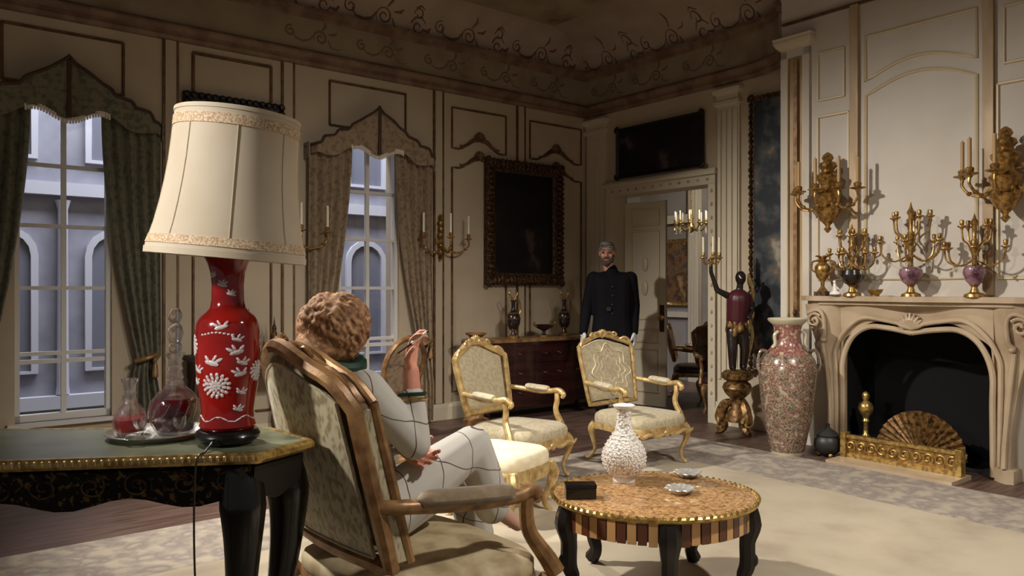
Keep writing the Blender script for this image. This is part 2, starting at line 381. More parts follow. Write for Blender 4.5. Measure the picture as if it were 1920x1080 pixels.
# back wall (window wall) with two window openings
WINS = [(2.56, 3.20), (5.12, 5.76)]; WZ0, WZ1 = .36, 2.76
mb = MB(); T0 = -.26
xs = [-.2, WINS[0][0], WINS[0][1], WINS[1][0], WINS[1][1], SMAX]
for i in range(0, 5, 2): mb.box(xs[i], xs[i+1], T0, 0, 0, 4.4)
for a, b in WINS:
    mb.box(a, b, T0, 0, 0, WZ0); mb.box(a, b, T0, 0, WZ1, 4.4)
wall_b = struct(mb, 'wall_back', 'wall', 'cream panelled wall with tall windows and a large dark painting', 'wall')
# right wall with door opening
DT0, DT1, DZ = .45, 1.80, 2.40
mb = MB(); mb.box(-.2, 0, 0, DT0, 0, 4.4); mb.box(-.2, 0, DT1, 2.80, 0, 4.4); mb.box(-.2, 0, DT0, DT1, DZ, 4.4)
wall_r = struct(mb, 'wall_right', 'wall', 'cream panelled wall with the open double door', 'wall')
# chimney breast with hearth recess
BT0, BT1, BS = 2.77, 5.13, .30; FC = 3.95
mb = MB()
mb.box(-.2, BS, BT0, FC-.60, 0, 4.4); mb.box(-.2, BS, FC+.60, BT1, 0, 4.4); mb.box(-.2, BS, FC-.60, FC+.60, 1.16, 4.4)
breast = struct(mb, 'wall_chimney_breast', 'wall_fire', 'pale panelled chimney breast above the marble fireplace', 'wall')
mb = MB(); mb.box(-.26, -.2, FC-.62, FC+.62, 0, 1.2); mb.box(-.2, BS-.02, FC-.60, FC-.585, 0, 1.16); mb.box(-.2, BS-.02, FC+.585, FC+.60, 0, 1.16); mb.box(-.2, BS-.02, FC-.6, FC+.6, 1.145, 1.16)
mb.box(-.2, BS-.02, FC-.6, FC+.6, .0, .012)
o = mb.build('firebox_lining', 'soot', breast, smooth=False)
mb = MB(); mb.box(-.2, 0, BT1, TMAX, 0, 4.4)
struct(mb, 'wall_right_end', 'wall', 'cream wall running on past the chimney breast', 'wall')

# ceiling and coves
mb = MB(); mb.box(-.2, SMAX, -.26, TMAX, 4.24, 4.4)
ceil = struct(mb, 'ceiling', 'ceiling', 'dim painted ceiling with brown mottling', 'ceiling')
def sweep(path, prof, name, m, smooth=False):
    """path: (s,t,ns,nt); prof: (out,z)"""
    mb = MB(); mb.rings([[(s+ns*o_, t+nt*o_, z) for o_, z in prof] for s, t, ns, nt in path]); return struct(mb, name, m, smooth=smooth)
def arc(r, n=9): return [(r*(1-math.cos(PI/2*k/n)), 3.87+.375*math.sin(PI/2*k/n)) for k in range(n+1)]
prof_b = [(.001, 3.87)]+[(o_+.03, z) for o_, z in arc(.27)]+[(.30, 4.30), (.001, 4.30)]
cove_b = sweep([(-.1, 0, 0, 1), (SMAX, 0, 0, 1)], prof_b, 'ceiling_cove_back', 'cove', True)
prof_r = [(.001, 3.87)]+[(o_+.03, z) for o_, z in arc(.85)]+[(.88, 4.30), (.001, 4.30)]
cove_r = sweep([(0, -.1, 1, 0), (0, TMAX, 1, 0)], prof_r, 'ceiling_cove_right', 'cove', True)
# frieze and cornices
Rpath = [(0, -.05, 1, 0), (0, 2.16, 1, 0)]+[(.30*(1-math.cos(PI/2*k/6)), 2.16+.62*math.sin(PI/2*k/6), 1, -.3*k/6) for k in range(1, 7)]
Bpath = [(-.05, 0, 0, 1), (SMAX, 0, 0, 1)]
low = [(0, 3.36), (.02, 3.37), (.035, 3.395), (.03, 3.415), (.06, 3.43), (.085, 3.46), (.085, 3.475), (.05, 3.49), (.045, 3.505), (0, 3.505)]
fri = [(0, 3.50), (.035, 3.50), (.03, 3.80), (0, 3.80)]
upp = [(0, 3.78), (.03, 3.785), (.05, 3.80), (.055, 3.83), (.09, 3.85), (.09, 3.875), (0, 3.88)]
for nm, path in (('back', Bpath), ('right', Rpath)):
    a = sweep(path, low, 'trim_cornice_'+nm, 'cornice'); a['label'] = 'moulded red-brown cornice along the %s wall' % nm
    b = sweep(path, fri, 'trim_frieze_'+nm, 'frieze'); b['label'] = 'painted frieze band above the %s wall' % nm
    c = sweep(path, upp, 'trim_upper_'+nm, 'cornice'); c['label'] = 'upper moulding under the cove of the %s wall' % nm
# light beads below the cornice
base = [(0, 0), (.028, 0), (.028, .13), (.02, .15), (.012, .165), (0, .17)]
for nm, path in (('back', [(0, 0, 0, 1), (SMAX, 0, 0, 1)]), ('door_side', [(0, 0, 1, 0), (0, .36, 1, 0)]), ('right', [(0, 1.88, 1, 0), (0, 2.77, 1, 0)])):
    sweep(path, base, 'baseboard_'+nm, 'white_trim')

# scrolls painted on coves and frieze: raised thin ornament
def spiral(turns, r0, r1, cx, cz, a0, n=26, sgn=1):
    return [(cx+(r0+(r1-r0)*k/n)*math.cos(a0+sgn*2*PI*turns*k/n), cz+(r0+(r1-r0)*k/n)*math.sin(a0+sgn*2*PI*turns*k/n)) for k in range(n+1)]
def scroll_mesh(place, sc=1.0, big=True):
    mb = MB()
    curves = [spiral(1.6, .015, .09, .0, .1, 0), [(-.085, .12), (-.13, .06), (-.21, .03), (-.30, .05), (-.34, .11)],
              spiral(1.3, .012, .065, -.36, .12, PI, sgn=-1), [(.09, .1), (.12, .02), (.2, -.0), (.29, .03)],
              [(.02, .19), (.06, .25), (.05, .29)], [(.10, .16), (.17, .17), (.2, .2)]]
    if big: curves += [spiral(1.0, .02, .06, .38, .07, 0), spiral(1.0, .02, .06, .38, .19, PI), [(.30, .1), (.34, .16), (.42, .17), (.47, .12)], [(.33, .24), (.38, .27), (.44, .24)], [(.44, .06), (.5, .05), (.53, .09)]]
    for cu in curves:
        mb.tube([place(x*sc, z*sc) for x, z in cu], lerps([.010, .021*sc, .010], len(cu)), 5, flat=.3, up=(0, 0, 1))
    return mb
def cove_point(r, h):   # follow the cove arc by height
    k = min(max(h/.375, 0), .98); a = math.asin(k); return r*(1-math.cos(a))+.032, 3.875+h
for i, s in enumerate([.75, 1.75, 2.75, 3.75, 4.75]):
    scroll_mesh(lambda x, z, s=s: (lambda oz: (s-x, oz[0], oz[1]))(cove_point(.27, z))).build('scroll_ornament', 'scroll', cove_b)
for i, t in enumerate([.42, 1.36, 2.28]):
    scroll_mesh(lambda x, z, t=t: (lambda oz: (oz[0], t+x, oz[1]))(cove_point(.85, z))).build('scroll_ornament', 'scroll', cove_r)
fr_b = bpy.data.objects['trim_frieze_back']; fr_r = bpy.data.objects['trim_frieze_right']
fade = mat('frieze_scroll', lin(118, 96, 76), .85)
for i, s in enumerate([.55, 1.25, 1.95, 2.7, 3.4]):
    scroll_mesh(lambda x, z, s=s: (s-x, .031, 3.55+z), .8, False).build('scroll_ornament', fade, fr_b)
for i, t in enumerate([.45, 1.1, 1.8]):
    scroll_mesh(lambda x, z, t=t: (.031, t+x, 3.55+z), .8, False).build('scroll_ornament', fade, fr_r)

# ---- wall panels, strips
def Bp(x, z, o_=.004): return (x, o_, z)
def loop_mould(pts, r, name, m, parent, flat=.8):
    return MB().tube(pts, r, 6, closed=True, flat=flat, up=(0, 1, 0)).build(name, m, parent)
def rect(s0, s1, z0, z1): 
    out = []
    for (a, b), (c, d) in zip([(s0, z0), (s1, z0), (s1, z1), (s0, z1)], [(s1, z0), (s1, z1), (s0, z1), (s0, z0)]):
        for k in (0.002, .5, .998): out.append((a+(c-a)*k, b+(d-b)*k))
    return out
def bow(s0, s1, z, h, n=16):
    """shaped edge: flat ends rising to a peak"""
    out = []
    for k in range(n+1):
        x = k/n; q = min(x, 1-x)*2; q = max(0, (q-.22)/.78); out.append((s0+(s1-s0)*x, z+h*(q*q*(3-2*q))))
    return out
for s in (1.02, 2.105, 3.70, 4.69, 6.2):
    mb = MB(); mb.box(s-.045, s+.045, -.005, .018, .17, 3.36); o = mb.build('wall_strip', 'wall', wall_b, smooth=False)
    for q in (-.052, .052):
        mb = MB(); mb.box(s+q-.010, s+q+.010, -.005, .022, .17, 3.36); mb.build('strip_bead', 'mould', o, smooth=False)
def ornament(parent, cx, z, mk):
    """carved shell cresting at the point of a panel"""
    mb = MB()
    for k in range(-3, 4):
        a = k*.34; mb.tube([mk(cx, z-.05), mk(cx+math.sin(a)*.05, z-.05+math.cos(a)*.06), mk(cx+math.sin(a)*.085, z-.05+math.cos(a)*.10)], [.008, .014, .006], 5)
    for sg in (-1, 1): mb.tube([mk(cx+sg*x, zz) for x, zz in [(.02, z-.04), (.09, z-.05), (.16, z-.10), (.22, z-.125), (.26, z-.12)]], [.02, .024, .018, .012, .008], 6)
    mb.build('shell_ornament', 'mould', parent)
mkB = lambda x, z: (x, .012, z)
for s0, s1 in ((1.227, 1.935), (.10, .886)):
    up_pts = bow(s0, s1, 2.80, .15)+[(s1, 3.22), ((s0+s1)/2, 3.22), (s0, 3.22)]
    loop_mould([Bp(*p) for p in up_pts], .015, 'panel_moulding', 'mould', wall_b)
    lo_pts = [(s0, .28), ((s0+s1)/2, .28), (s1, .28), (s1, 1.4)]+list(reversed(bow(s0, s1, 2.60, .15)))+[(s0, 1.4)]
    loop_mould([Bp(*p) for p in lo_pts], .015, 'panel_moulding', 'mould', wall_b)
    ornament(wall_b, (s0+s1)/2, 2.955, mkB); ornament(wall_b, (s0+s1)/2, 2.755, mkB)
loop_mould([Bp(*p) for p in rect(2.489, 3.296, 2.86, 3.268)], .015, 'panel_moulding', 'mould', wall_b)
loop_mould([Bp(*p) for p in rect(5.04, 5.84, 2.86, 3.27)], .015, 'panel_moulding', 'mould', wall_b)
loop_mould([Bp(*p) for p in rect(3.852, 4.512, 2.50, 3.295)], .018, 'panel_moulding', 'mould', wall_b)
loop_mould([Bp(*p) for p in rect(3.852, 4.512, .28, 2.42)], .015, 'panel_moulding', 'mould', wall_b)

# ---- windows
for wi, (a, b) in enumerate(WINS):
    fr = MB(); fw = .035
    fr.box(a, a+fw, -.10, -.03, WZ0, WZ1); fr.box(b-fw, b, -.10, -.03, WZ0, WZ1); fr.box(a, b, -.10, -.03, WZ0, WZ0+.05); fr.box(a, b, -.10, -.03, WZ1-.05, WZ1)
    fr.box(a-.05, b+.05, -.04, .06, WZ0-.03, WZ0)
    w_ = struct(fr, 'window_%d' % (wi+1), 'window_paint', ['tall white sash window with grey facade outside', 'window behind the olive curtain at far left'][wi], 'window')
    mid = (a+b)/2; zs = [WZ0+.05, .86, 1.35, 1.815, 2.27, WZ1-.05]
    MB().box(mid-.017, mid+.017, -.085, -.045, WZ0+.05, WZ1-.05).build('glazing_bar', 'window_paint', w_, smooth=False)
    for z in zs[1:-1]: MB().box(a+fw, b-fw, -.085, -.047, z-.014, z+.014).build('glazing_bar', 'window_paint', w_, smooth=False)
    MB().box(a+fw, b-fw, -.10, -.05, .785, .815).build('meeting_rail', 'window_paint', w_, smooth=False)
    for k in range(5):
        for c0, c1 in ((a+fw, mid-.017), (mid+.017, b-fw)):
            MB().box(c0, c1, -.068, -.064, zs[k]+.014, zs[k+1]-.014).build('pane', 'pane', w_, smooth=False)

# ---- facade seen through the window
fac = thing('building', 'grey stone facade with arched windows seen through the sash window', 'building', P(3.3, -3.0), PHB)
mb = MB(); mb.box(-3.5, 5.0, -.3, 0, -1.0, 6.0); mb.build('facade_wall', 'stone_grey', fac, smooth=False)
for z in (.05, 2.35, 3.9): MB().box(-3.5, 5.0, -.02, .12, z, z+.14).build('string_course', 'stone_light', fac, smooth=False)
for k in range(7):
    x = -3.0+k*1.05
    for z0, h in ((.45, 1.25), (2.75, .85)):
        out = [(x-.27, z0), (x+.27, z0), (x+.27, z0+h)]+[(x+.27*math.cos(a*PI/8), z0+h+.27*math.sin(a*PI/8)) for a in range(1, 8)]+[(x-.27, z0+h)]
        fr = MB().tube([(p[0], .02, p[1]) for p in out], .05, 4, closed=True, up=(0, 1, 0)).build('arched_window', 'stone_light', fac)
        MB().prism(out, .0, .012).build('window_pane', 'stone_dark', fr, smooth=False)
        MB().box(x-.02, x+.02, .01, .03, z0, z0+h+.25).build('mullion', 'stone_light', fr, smooth=False)
    if k < 6:
        mb = MB().lathe([(.07, .2), (.06, .3), (.05, 2.2), (.08, 2.3)], 10, (x+.52, .06, 0)); mb.build('half_column', 'stone_light', fac)
ol = area('daylight_yard', P(3.2, -1.2, 6.0), P(3.2, -2.8, 1.6), 520, 5, 1.6, (.86, .89, 1.0))

# ---- right wall: pilasters, door case
def pilaster(t0, t1, parent, nm='pilaster'):
    w_ = t1-t0; mb = MB(); mb.box(-.005, .03, t0, t1, .17, 3.14)
    o = mb.build(nm, 'white_trim', parent, smooth=False)
    n = 4
    for k in range(n):
        c = t0+w_*(k+.5)/n; MB().box(.03, .046, c-w_*.07, c+w_*.07, .45, 3.10).build('fluting', 'white_trim', o, smooth=False)
    mb = MB(); mb.rings([[(0, t0-x, z), (.05+x, t0-x, z), (.05+x, t1+x, z), (0, t1+x, z)] for x, z in [(0, 3.14), (.02, 3.16), (.02, 3.19), (.0, 3.20), (.0, 3.25), (.03, 3.28), (.035, 3.31), (0, 3.32)]])
    mb.build('capital', 'white_trim', o, smooth=False)
    mb = MB(); mb.box(0, .06, t0-.015, t1+.015, 0, .16); mb.box(0, .05, t0-.008, t1+.008, .16, .22); mb.build('plinth', 'white_trim', o, smooth=False)
pilaster(.03, .335, wall_r); pilaster(1.895, 2.15, wall_r)
# door_1: case, left leaf
mb = MB()
for t0, t1 in ((.36, DT0+.005), (DT1-.005, 1.88)): mb.box(-.21, .05, t0, t1, 0, DZ+.0)
mb.box(-.21, .05, .36, 1.88, DZ-.005, DZ+.09); mb.box(0, .085, .34, 1.90, DZ+.09, DZ+.125); mb.box(0, .06, .35, 1.89, DZ+.125, DZ+.15)
door = struct(mb, 'door_1', 'white_trim', 'carved cream door case with one leaf ajar beside the butler', 'door')
for k in range(12):
    MB().ell((.052, .47+k*.12, DZ+.045), (.008, .02, .014), 8, 5).build('door_rosette', 'gold_panel', door)
for k in range(16):
    MB().ell((.052, 1.84, .3+k*.135), (.008, .014, .022), 8, 5).build('door_rosette', 'gold_panel', door)
hinge = Vector((-.18, DT0+.01)); ang = math.radians(13); wl = .52
dx, dy = -math.sin(ang), math.cos(ang)
def leafp(x, z, o_): return (hinge.x+dx*x+dy*o_, hinge.y+dy*x-dx*o_, z)
def leafbox(x0, x1, z0, z1, o0, o1):
    V = [leafp(x, z, o_) for o_ in (o0, o1) for x, z in ((x0, z0), (x1, z0), (x1, z1), (x0, z1))]
    return MB().add(V, [(0, 1, 2, 3), (7, 6, 5, 4), (0, 4, 5, 1), (1, 5, 6, 2), (2, 6, 7, 3), (3, 7, 4, 0)])
leaf = leafbox(0, wl, .02, 2.33, -.02, .02).build('door_leaf', 'white_trim', door, smooth=False)
for z0, z1 in ((.18, .66), (.74, .88), (1.0, 2.0), (2.06, 2.24)):
    pts = [leafp(x, z, .022) for x, z in rect(.09, wl-.08, z0, z1)]
    MB().tube(pts, .014, 5, closed=True, up=(1, 0, 0)).build('leaf_moulding', 'mould_light', leaf)
for z in (1.35, 1.62): MB().ell(leafp(wl*.5, z, .02), (.02, .045, .09), 10, 6).build('leaf_carving', 'mould_light', leaf)
MB().lathe([(.0, 0), (.03, .0), (.034, .02), (.02, .04), (.0, .045)], 12, leafp(wl-.04, 1.02, .02), 'x').build('door_knob', 'brass', leaf)
leafbox(wl-.07, wl-.015, .86, 1.16, .02, .028).build('lock_plate', 'wood_dark', leaf, smooth=False)

# ---- chimney breast panelling
def Rp(t, z, o_=.004): return (BS+o_, t, z)
for t0, t1, z0, z1, r in ((3.13, 3.36, 2.94, 3.34, .013), (3.13, 3.40, 1.42, 2.80, .015), (4.54, 4.77, 2.94, 3.34, .013), (4.50, 4.77, 1.42, 2.80, .015)):
    loop_mould([Rp(*p) for p in rect(t0, t1, z0, z1)], r, 'panel_moulding', 'mould_light', breast)
def dip(t0, t1, z, h): return [(t0+(t1-t0)*k/14, z+h*math.sin(PI*k/14)) for k in range(15)]
pts = dip(3.54, 4.36, 3.02, .12)+[(4.36, 3.38), (3.95, 3.38), (3.54, 3.38)]
loop_mould([Rp(*p) for p in pts], .013, 'panel_moulding', 'mould_light', breast)
pts = [(3.54, 1.42), (3.95, 1.42), (4.36, 1.42)]+list(reversed(dip(3.54, 4.36, 2.90, .12)))
loop_mould([Rp(*p) for p in pts], .014, 'panel_moulding', 'mould_light', breast)
for t in (3.455, 4.445):
    MB().box(BS, BS+.035, t-.035, t+.035, 1.3, 3.66).build('upright_moulding', 'gold_panel', breast, smooth=False)
for t0, t1 in ((2.80, 5.10),):
    mb = MB(); mb.box(BS, BS+.03, t0, t1, 3.655, 3.675); mb.build('frame_rail', 'mould', breast, smooth=False)
for t0, t1 in ((2.79, 3.06), (4.84, 5.11)):
    mb = MB(); mb.box(BS, BS+.03, t0, t0+.055, .2, 3.42); mb.box(BS, BS+.03, t1-.055, t1, .2, 3.42); mb.box(BS, BS+.03, t0, t1, 3.36, 3.43); mb.box(BS, BS+.03, t0, t1, .2, 1.0)
    o = mb.build('pilaster', 'wall_fire', breast, smooth=False)
    MB().box(BS+.001, BS+.006, t0+.05, t1-.05, 1.0, 3.36).build('gold_inlay', 'gold_panel', o, smooth=False)
    mb = MB(); mb.rings([[(BS, t0-x, z), (BS+.04+x, t0-x, z), (BS+.04+x, t1+x, z), (BS, t1+x, z)] for x, z in [(0, 3.43), (.03, 3.46), (.045, 3.49), (.045, 3.515), (.05, 3.53), (.02, 3.545)]])
    mb.build('capital', 'white_trim', o, smooth=False)
    for q in (.058, -.058):
        c = (t0 if q > 0 else t1)+q; MB().tube([(BS+.02, c, 1.0), (BS+.02, c, 2.2), (BS+.02, c, 3.36)], .012, 6).build('pilaster_bead', 'mould_light', o)

# ---- the next room
mb = MB(); mb.box(-2.75, -2.6, -1.6, 2.6, 0, 3.6)
nw = struct(mb, 'wall_next_room', 'next_wall', 'grey-cream wall of the room beyond the door', 'wall')
mb = MB(); mb.box(-2.6, -.2, 1.95, 2.1, 0, 3.6); struct(mb, 'wall_next_room_side', 'next_wall')
mb = MB(); mb.box(-2.75, -.2, -1.6, 2.1, 3.3, 3.4); struct(mb, 'ceiling_next_room', 'ceiling')
mb = MB(); mb.box(-2.75, -.21, -1.6, -1.5, 0, 3.4); struct(mb, 'wall_next_room_end', 'next_wall')
for t in (-.42, -.05):
    mb = MB(); mb.box(-2.6, -2.52, t-.09, t+.09, 0, 3.0); o = mb.build('pilaster', 'white_trim', nw, smooth=False)
    for q in (-.05, 0, .05): MB().box(-2.52, -2.505, t+q-.012, t+q+.012, .2, 2.9).build('fluting', 'white_trim', o, smooth=False)
MB().box(-2.6, -2.55, -1.5, -.5, .92, 1.0).build('dado_rail', 'white_trim', nw, smooth=False)
MB().box(-2.6, -2.53, -1.5, -.5, 2.30, 2.42).build('picture_rail', 'white_trim', nw, smooth=False)
spot('next_room_lamp', P(-1.0, 1.4, 3.1), P(-2.6, -.5, 1.2), 130, 95, .8, .2)

# ================================================================== CARPET
rug = thing('carpet', 'large pale beige woven carpet covering the middle of the floor', 'carpet', C0, PHB)
mb = MB(); mb.box(.84, 7.6, 2.06, 8.0, 0.0, .010); mb.build('border', 'rug_border', rug, smooth=False)
mb = MB(); mb.box(1.62, 6.8, 2.78, 7.3, .006, .0125); mb.build('field', 'rug', rug, smooth=False)

# ================================================================== SEATING
def armchair(name, label, loc, rotz, p, group=None):
    g = p.get
    t = thing(name, label, 'armchair', loc, rotz, group)
    W, F_, B_ = M[p['wood']], p['front'], p['back']
    zb, zc, zp = p['zb'], p['zc'], p['zp']; hb, ht = p['hb'], p['ht']; yb, yt = p['yb'], p['yt']; bulge = p['bulge']
    def hw(b): return hb+(ht-hb)*min(1, max(b, 0)*1.15)**.8
    def ztop(a): 
        q = .5+.5*math.cos(PI*a); return zc+(zp-zc)*q**1.1-g('cr', .03)*(max(0, abs(a)-.7)/.3)**2
    def bp(a, b, off=0.0):
        z = zb+b*(ztop(a)-zb); x = a*hw(b); y = yb+(yt-yb)*(z-zb)/(zp-zb)-bulge*(1-a*a)*(.35+.65*b)
        return Vector((x, y+off, z))
    # back frame
    ring = [bp(-1+2*k/10, 0) for k in range(11)]+[bp(1, k/8) for k in range(1, 8)]+[bp(1-2*k/20, 1) for k in range(21)]+[bp(-1, 1-k/8) for k in range(1, 8)]
    fr = p['fr']
    MB().tube(ring, fr, 8, closed=True, flat=1.0, up=(0, 1, 0)).build('back_frame', W, t)
    if g('deep'):
        dp = g('deep')
        for sx in (-1, 1):
            fm = MB().tube([bp(sx*.97, k/12, dp) for k in range(13)], lerps([.02, .024, .02], 13), 8).build('front_moulding', W, t)
            MB().sheet(lambda i, j: bp(sx*(.985), .02+.96*i, .012+(dp-.024)*j)+Vector((sx*.006, 0, 0)), 12, 3, (-sx*.012, 0, 0)).build('side_welt', p['pad2'], fm)
        MB().tube([bp(-.97+1.94*k/20, 1, dp) for k in range(21)], .02, 8, up=(0, 1, 0)).build('front_crest_moulding', W, t)
        MB().sheet(lambda i, j: bp(-.96+1.92*i, 1, .01+(dp-.02)*j)+Vector((0, 0, .006)), 20, 3, (0, 0, -.012)).build('crest_top', W, t)
    # inner upholstery and outer cloth
    ins = p.get('ins', .86)
    def pan(y0, puff):
        def f(i, j):
            a = (-1+2*i)*ins; b = .05+.87*j
            e = (1-(abs(a)/ins)**6)*(1-abs(2*j-1)**6)
            q = bp(a, b); q.y += y0+puff*e; return q
        return f
    MB().sheet(pan(.002+g('deep', 0)*.8, .035), 14, 14, (0, -.012, 0)).build('back_cushion', F_, t)
    MB().sheet(pan(-.022, -.012), 14, 14, (0, .01, 0)).build('outside_back', B_, t)
    edge = [pan(-.024, 0)(i, j) for i, j in [(k/10, 0) for k in range(10)]+[(1, k/10) for k in range(10)]+[(1-k/10, 1) for k in range(10)]+[(0, 1-k/10) for k in range(10)]]
    MB().tube(edge, .005, 5, closed=True).build('back_piping', p.get('pipe', 'ivory_silk'), t)
    if g('medallion'):
        for rr in (.74, .56, .38):
            pts = []
            for k in range(48):
                an = 2*PI*k/48; w8 = 1+.13*math.cos(8*an); q = bp(rr*math.cos(an)*ins*w8, .5+rr*.46*math.sin(an)*w8); q.y += .038; pts.append(q)
            MB().tube(pts, .005, 5, closed=True, flat=.5).build('medallion_braid', 'ivory_silk', t)
    # crest carving
    if g('crest', True):
        mb = MB(); pk = bp(0, 1)
        for k in range(-3, 4):
            a = k*.42; mb.tube([pk+Vector((0, .01, -.02)), pk+Vector((math.sin(a)*.035, .018, math.cos(a)*.03)), pk+Vector((math.sin(a)*.06, .012, math.cos(a)*.045))], [.008, .013, .005], 6)
        for sg in (-1, 1):
            c = [bp(sg*x, 1)+Vector((0, .015, dz)) for x, dz in ((.1, .012), (.28, .028), (.42, .012), (.5, .03), (.42, .042), (.36, .03))]
            mb.tube(bez(c, 4), lerps([.014, .011, .006], 21), 6)
            c = [bp(sg*x, 1)+Vector((0, .014, dz)) for x, dz in ((.6, .0), (.75, .025), (.9, .02), (.98, -.01))]
            mb.tube(bez(c, 4), lerps([.008, .014, .007], 13), 6)
        mb.build('crest_carving', W, t)
    # seat
    sb, sf, y0, y1, sz = p['sb'], p['sf'], p['sy0'], p['sy1'], p['sz']
    def outl(k, n=40):   # rounded trapezoid
        a = 2*PI*k/n; c, s_ = math.cos(a), math.sin(a); e = .42
        u = math.copysign(abs(c)**e, c); v = math.copysign(abs(s_)**e, s_)
        y = (y0+y1)/2+(y1-y0)/2*v; h = sb+(sf-sb)*((y-y0)/(y1-y0)); 
        if v > .9: y += .03*(1-u*u)
        return u*h, y
    R = []
    for f, z in ((.97, sz-.07), (1.0, sz-.05), (1.0, sz-.015), (.97, sz+.004), (.88, sz+.022), (.65, sz+.035), (.3, sz+.042), (.02, sz+.043)):
        ym = (y0+y1)/2; R.append([(outl(k)[0]*f, ym+(outl(k)[1]-ym)*f, z) for k in range(40)])
    MB().rings(R).build('seat', p.get('seat', F_), t)
    R = []
    n = 40; z1 = sz-.055
    top = [outl(k) for k in range(n)]
    low = []
    for k in range(n):
        a = 2*PI*k/n; low.append(z1-p['rail']*(.8+.35*math.cos(4*a)**2*0+.25*(.5-.5*math.cos(4*a))))
    R.append([(x*1.0, y, z1) for x, y in top]); R.append([(x*1.02, y*1.01, z1-.02) for x, y in top]); R.append([(x*1.015, y*1.01, low[k]) for k, (x, y) in enumerate(top)]); R.append([(x*.93, y*.95, low[k]) for k, (x, y) in enumerate(top)]); R.append([(x*.93, y*.95, z1) for x, y in top])
    MB().rings(R, closed=True).build('seat_rail', W, t)
    mb = MB(); yf = y1+.035
    for sg in (-1, 1):
        c = [(sg*x, yf, z1-z) for x, z in ((.02, .045), (.10, .06), (.18, .04), (.25, .055), (.29, .035))]
        mb.tube(bez(c, 4), lerps([.012, .016, .008], 17), 6)
    mb.ell((0, yf, z1-.045), (.035, .015, .028)); mb.build('rail_carving', W, t)
    # legs
    for sx, yy, back in ((-1, y1-.05, 0), (1, y1-.05, 0), (-1, y0+.04, 1), (1, y0+.04, 1)):
        h = (sb if back else sf)-.035; d = -1 if back else 1; zt = z1-.02
        pts = [(sx*h, yy, zt), (sx*(h+.02), yy+d*.022, zt*.86), (sx*(h+.012), yy+d*.012, zt*.6), (sx*(h-.012), yy-d*.012+back*-.03, zt*.3), (sx*(h-.005), yy+d*.004-back*.06, zt*.08), (sx*(h+.012), yy+d*.02-back*.075, .012)]
        pp = bez(pts, 4); MB().tube(pp, lerps([.034, .031, .020, .014, .012, .016], len(pp)), 8).build('leg', W, t)
    # arms
    for sx in (-1, 1):
        za, zf = p['za'], p['zf']; ay0, ay1 = p['ay0'], p['ay1']; aw = p['aw']
        z_b = (za-zb)/(ztop(.99)-zb); st = bp(sx, z_b)
        pts = [st, (sx*(aw-.005), ay0+.05, za-.005), (sx*(aw+.02), (ay0+ay1)/2, (za+zf)/2-.012), (sx*(aw+.03), ay1-.1, zf+.002), (sx*(aw+.025), ay1-.02, zf+.012), (sx*(aw+.02), ay1+.025, zf-.012), (sx*(aw+.02), ay1+.012, zf-.038)]
        pp = bez(pts, 5); ar = p['ar']
        a = MB().tube(pp, lerps([ar, ar, ar*1.05, ar*1.1, ar*1.15, ar*1.1, ar*.7], len(pp)), 10).build('arm', W, t)
        c = [(sx*(aw+.02), ay1-.03, zf-.01), (sx*(aw+.012), ay1-.025, zf-(zf-sz)*.28), (sx*(aw+p['flare']*.25), ay1-.06+p['sdy']*.35, zf-(zf-sz)*.6), (sx*(aw+p['flare']*.7), ay1-.06+p['sdy']*.8, sz+.0), (sx*(aw+p['flare']), ay1-.06+p['sdy'], sz-.06)]
        pp = bez(c, 5); MB().tube(pp, lerps([ar*1.1, ar*1.1, ar*1.15, ar*1.4, ar*1.5], len(pp)), 8).build('arm_support', W, a)
        c = bez([(sx*(aw+.012), ay0+.09, za+ar*.55), (sx*(aw+.02), (ay0+ay1)/2, (za+zf)/2+ar*.55), (sx*(aw+.03), ay1-.10, zf+ar*.75)], 6)
        n_ = len(c); MB().tube(c, [p['pr']*(max(0.02, 1-(abs(2*k/(n_-1)-1))**5))**.5 for k in range(n_)], 10, flat=1.25).build('arm_pad', p['pad'], a)
    return t

small = dict(wood='gilt', front='damask', back='damask_back', seat='damask', pad='damask', zb=.46, zc=.86, zp=.945, hb=.235, ht=.275, yb=-.25, yt=-.36, bulge=.035, fr=.026,
             sb=.25, sf=.315, sy0=-.27, sy1=.27, sz=.365, rail=.058, za=.60, zf=.585, ay0=-.24, ay1=.16, aw=.285, ar=.018, flare=.03, sdy=.08, pr=.026)
chair2 = armchair('gilt_armchair', 'carved gilt armchair in plain cream fabric standing nearest the window curtain', (.035, 5.40, .0135), math.atan2(-.79, -.61), small, 'gilt armchairs around the coffee table')
p3 = dict(small); p3.update(medallion=True, wood='gilt', hb=.25, ht=.285, zb=.43, zc=.90, zp=.955, fr=.019, ins=.93)
chair3 = armchair('gilt_armchair', 'carved gilt armchair with woven medallion on its back, in front of the butler', (.955, 5.93, .0135), math.atan2(-.6, -.8), p3, 'gilt armchairs around the coffee table')
# the near armchair the woman sits in
PHI = math.radians(42)
big = dict(wood='gilt_dull', front='damask', back='damask_back', seat='damask_seat', pad='velvet_pad', zb=.37, zc=1.02, zp=1.128, hb=.335, ht=.30, yb=-.255, yt=-.425, bulge=.085, fr=.03, crest=True,
           sb=.37, sf=.45, sy0=-.30, sy1=.42, pipe='damask', deep=.085, cr=.10, pad2='damask_back', sz=.275, rail=.085, za=.585, zf=.535, ay0=-.27, ay1=.36, aw=.37, ar=.026, flare=.07, sdy=.14, pr=.036)
CH = Vector((-.449, 3.077, .0135)); CHX = Vector((math.sin(PHI), -math.cos(PHI), 0)); CHY = Vector((math.cos(PHI), math.sin(PHI), 0))
near_chair = armchair('gilt_armchair', 'large worn gilt armchair in the foreground with the woman seated in it', CH, PHI-PI/2, big, 'gilt armchairs around the coffee table')

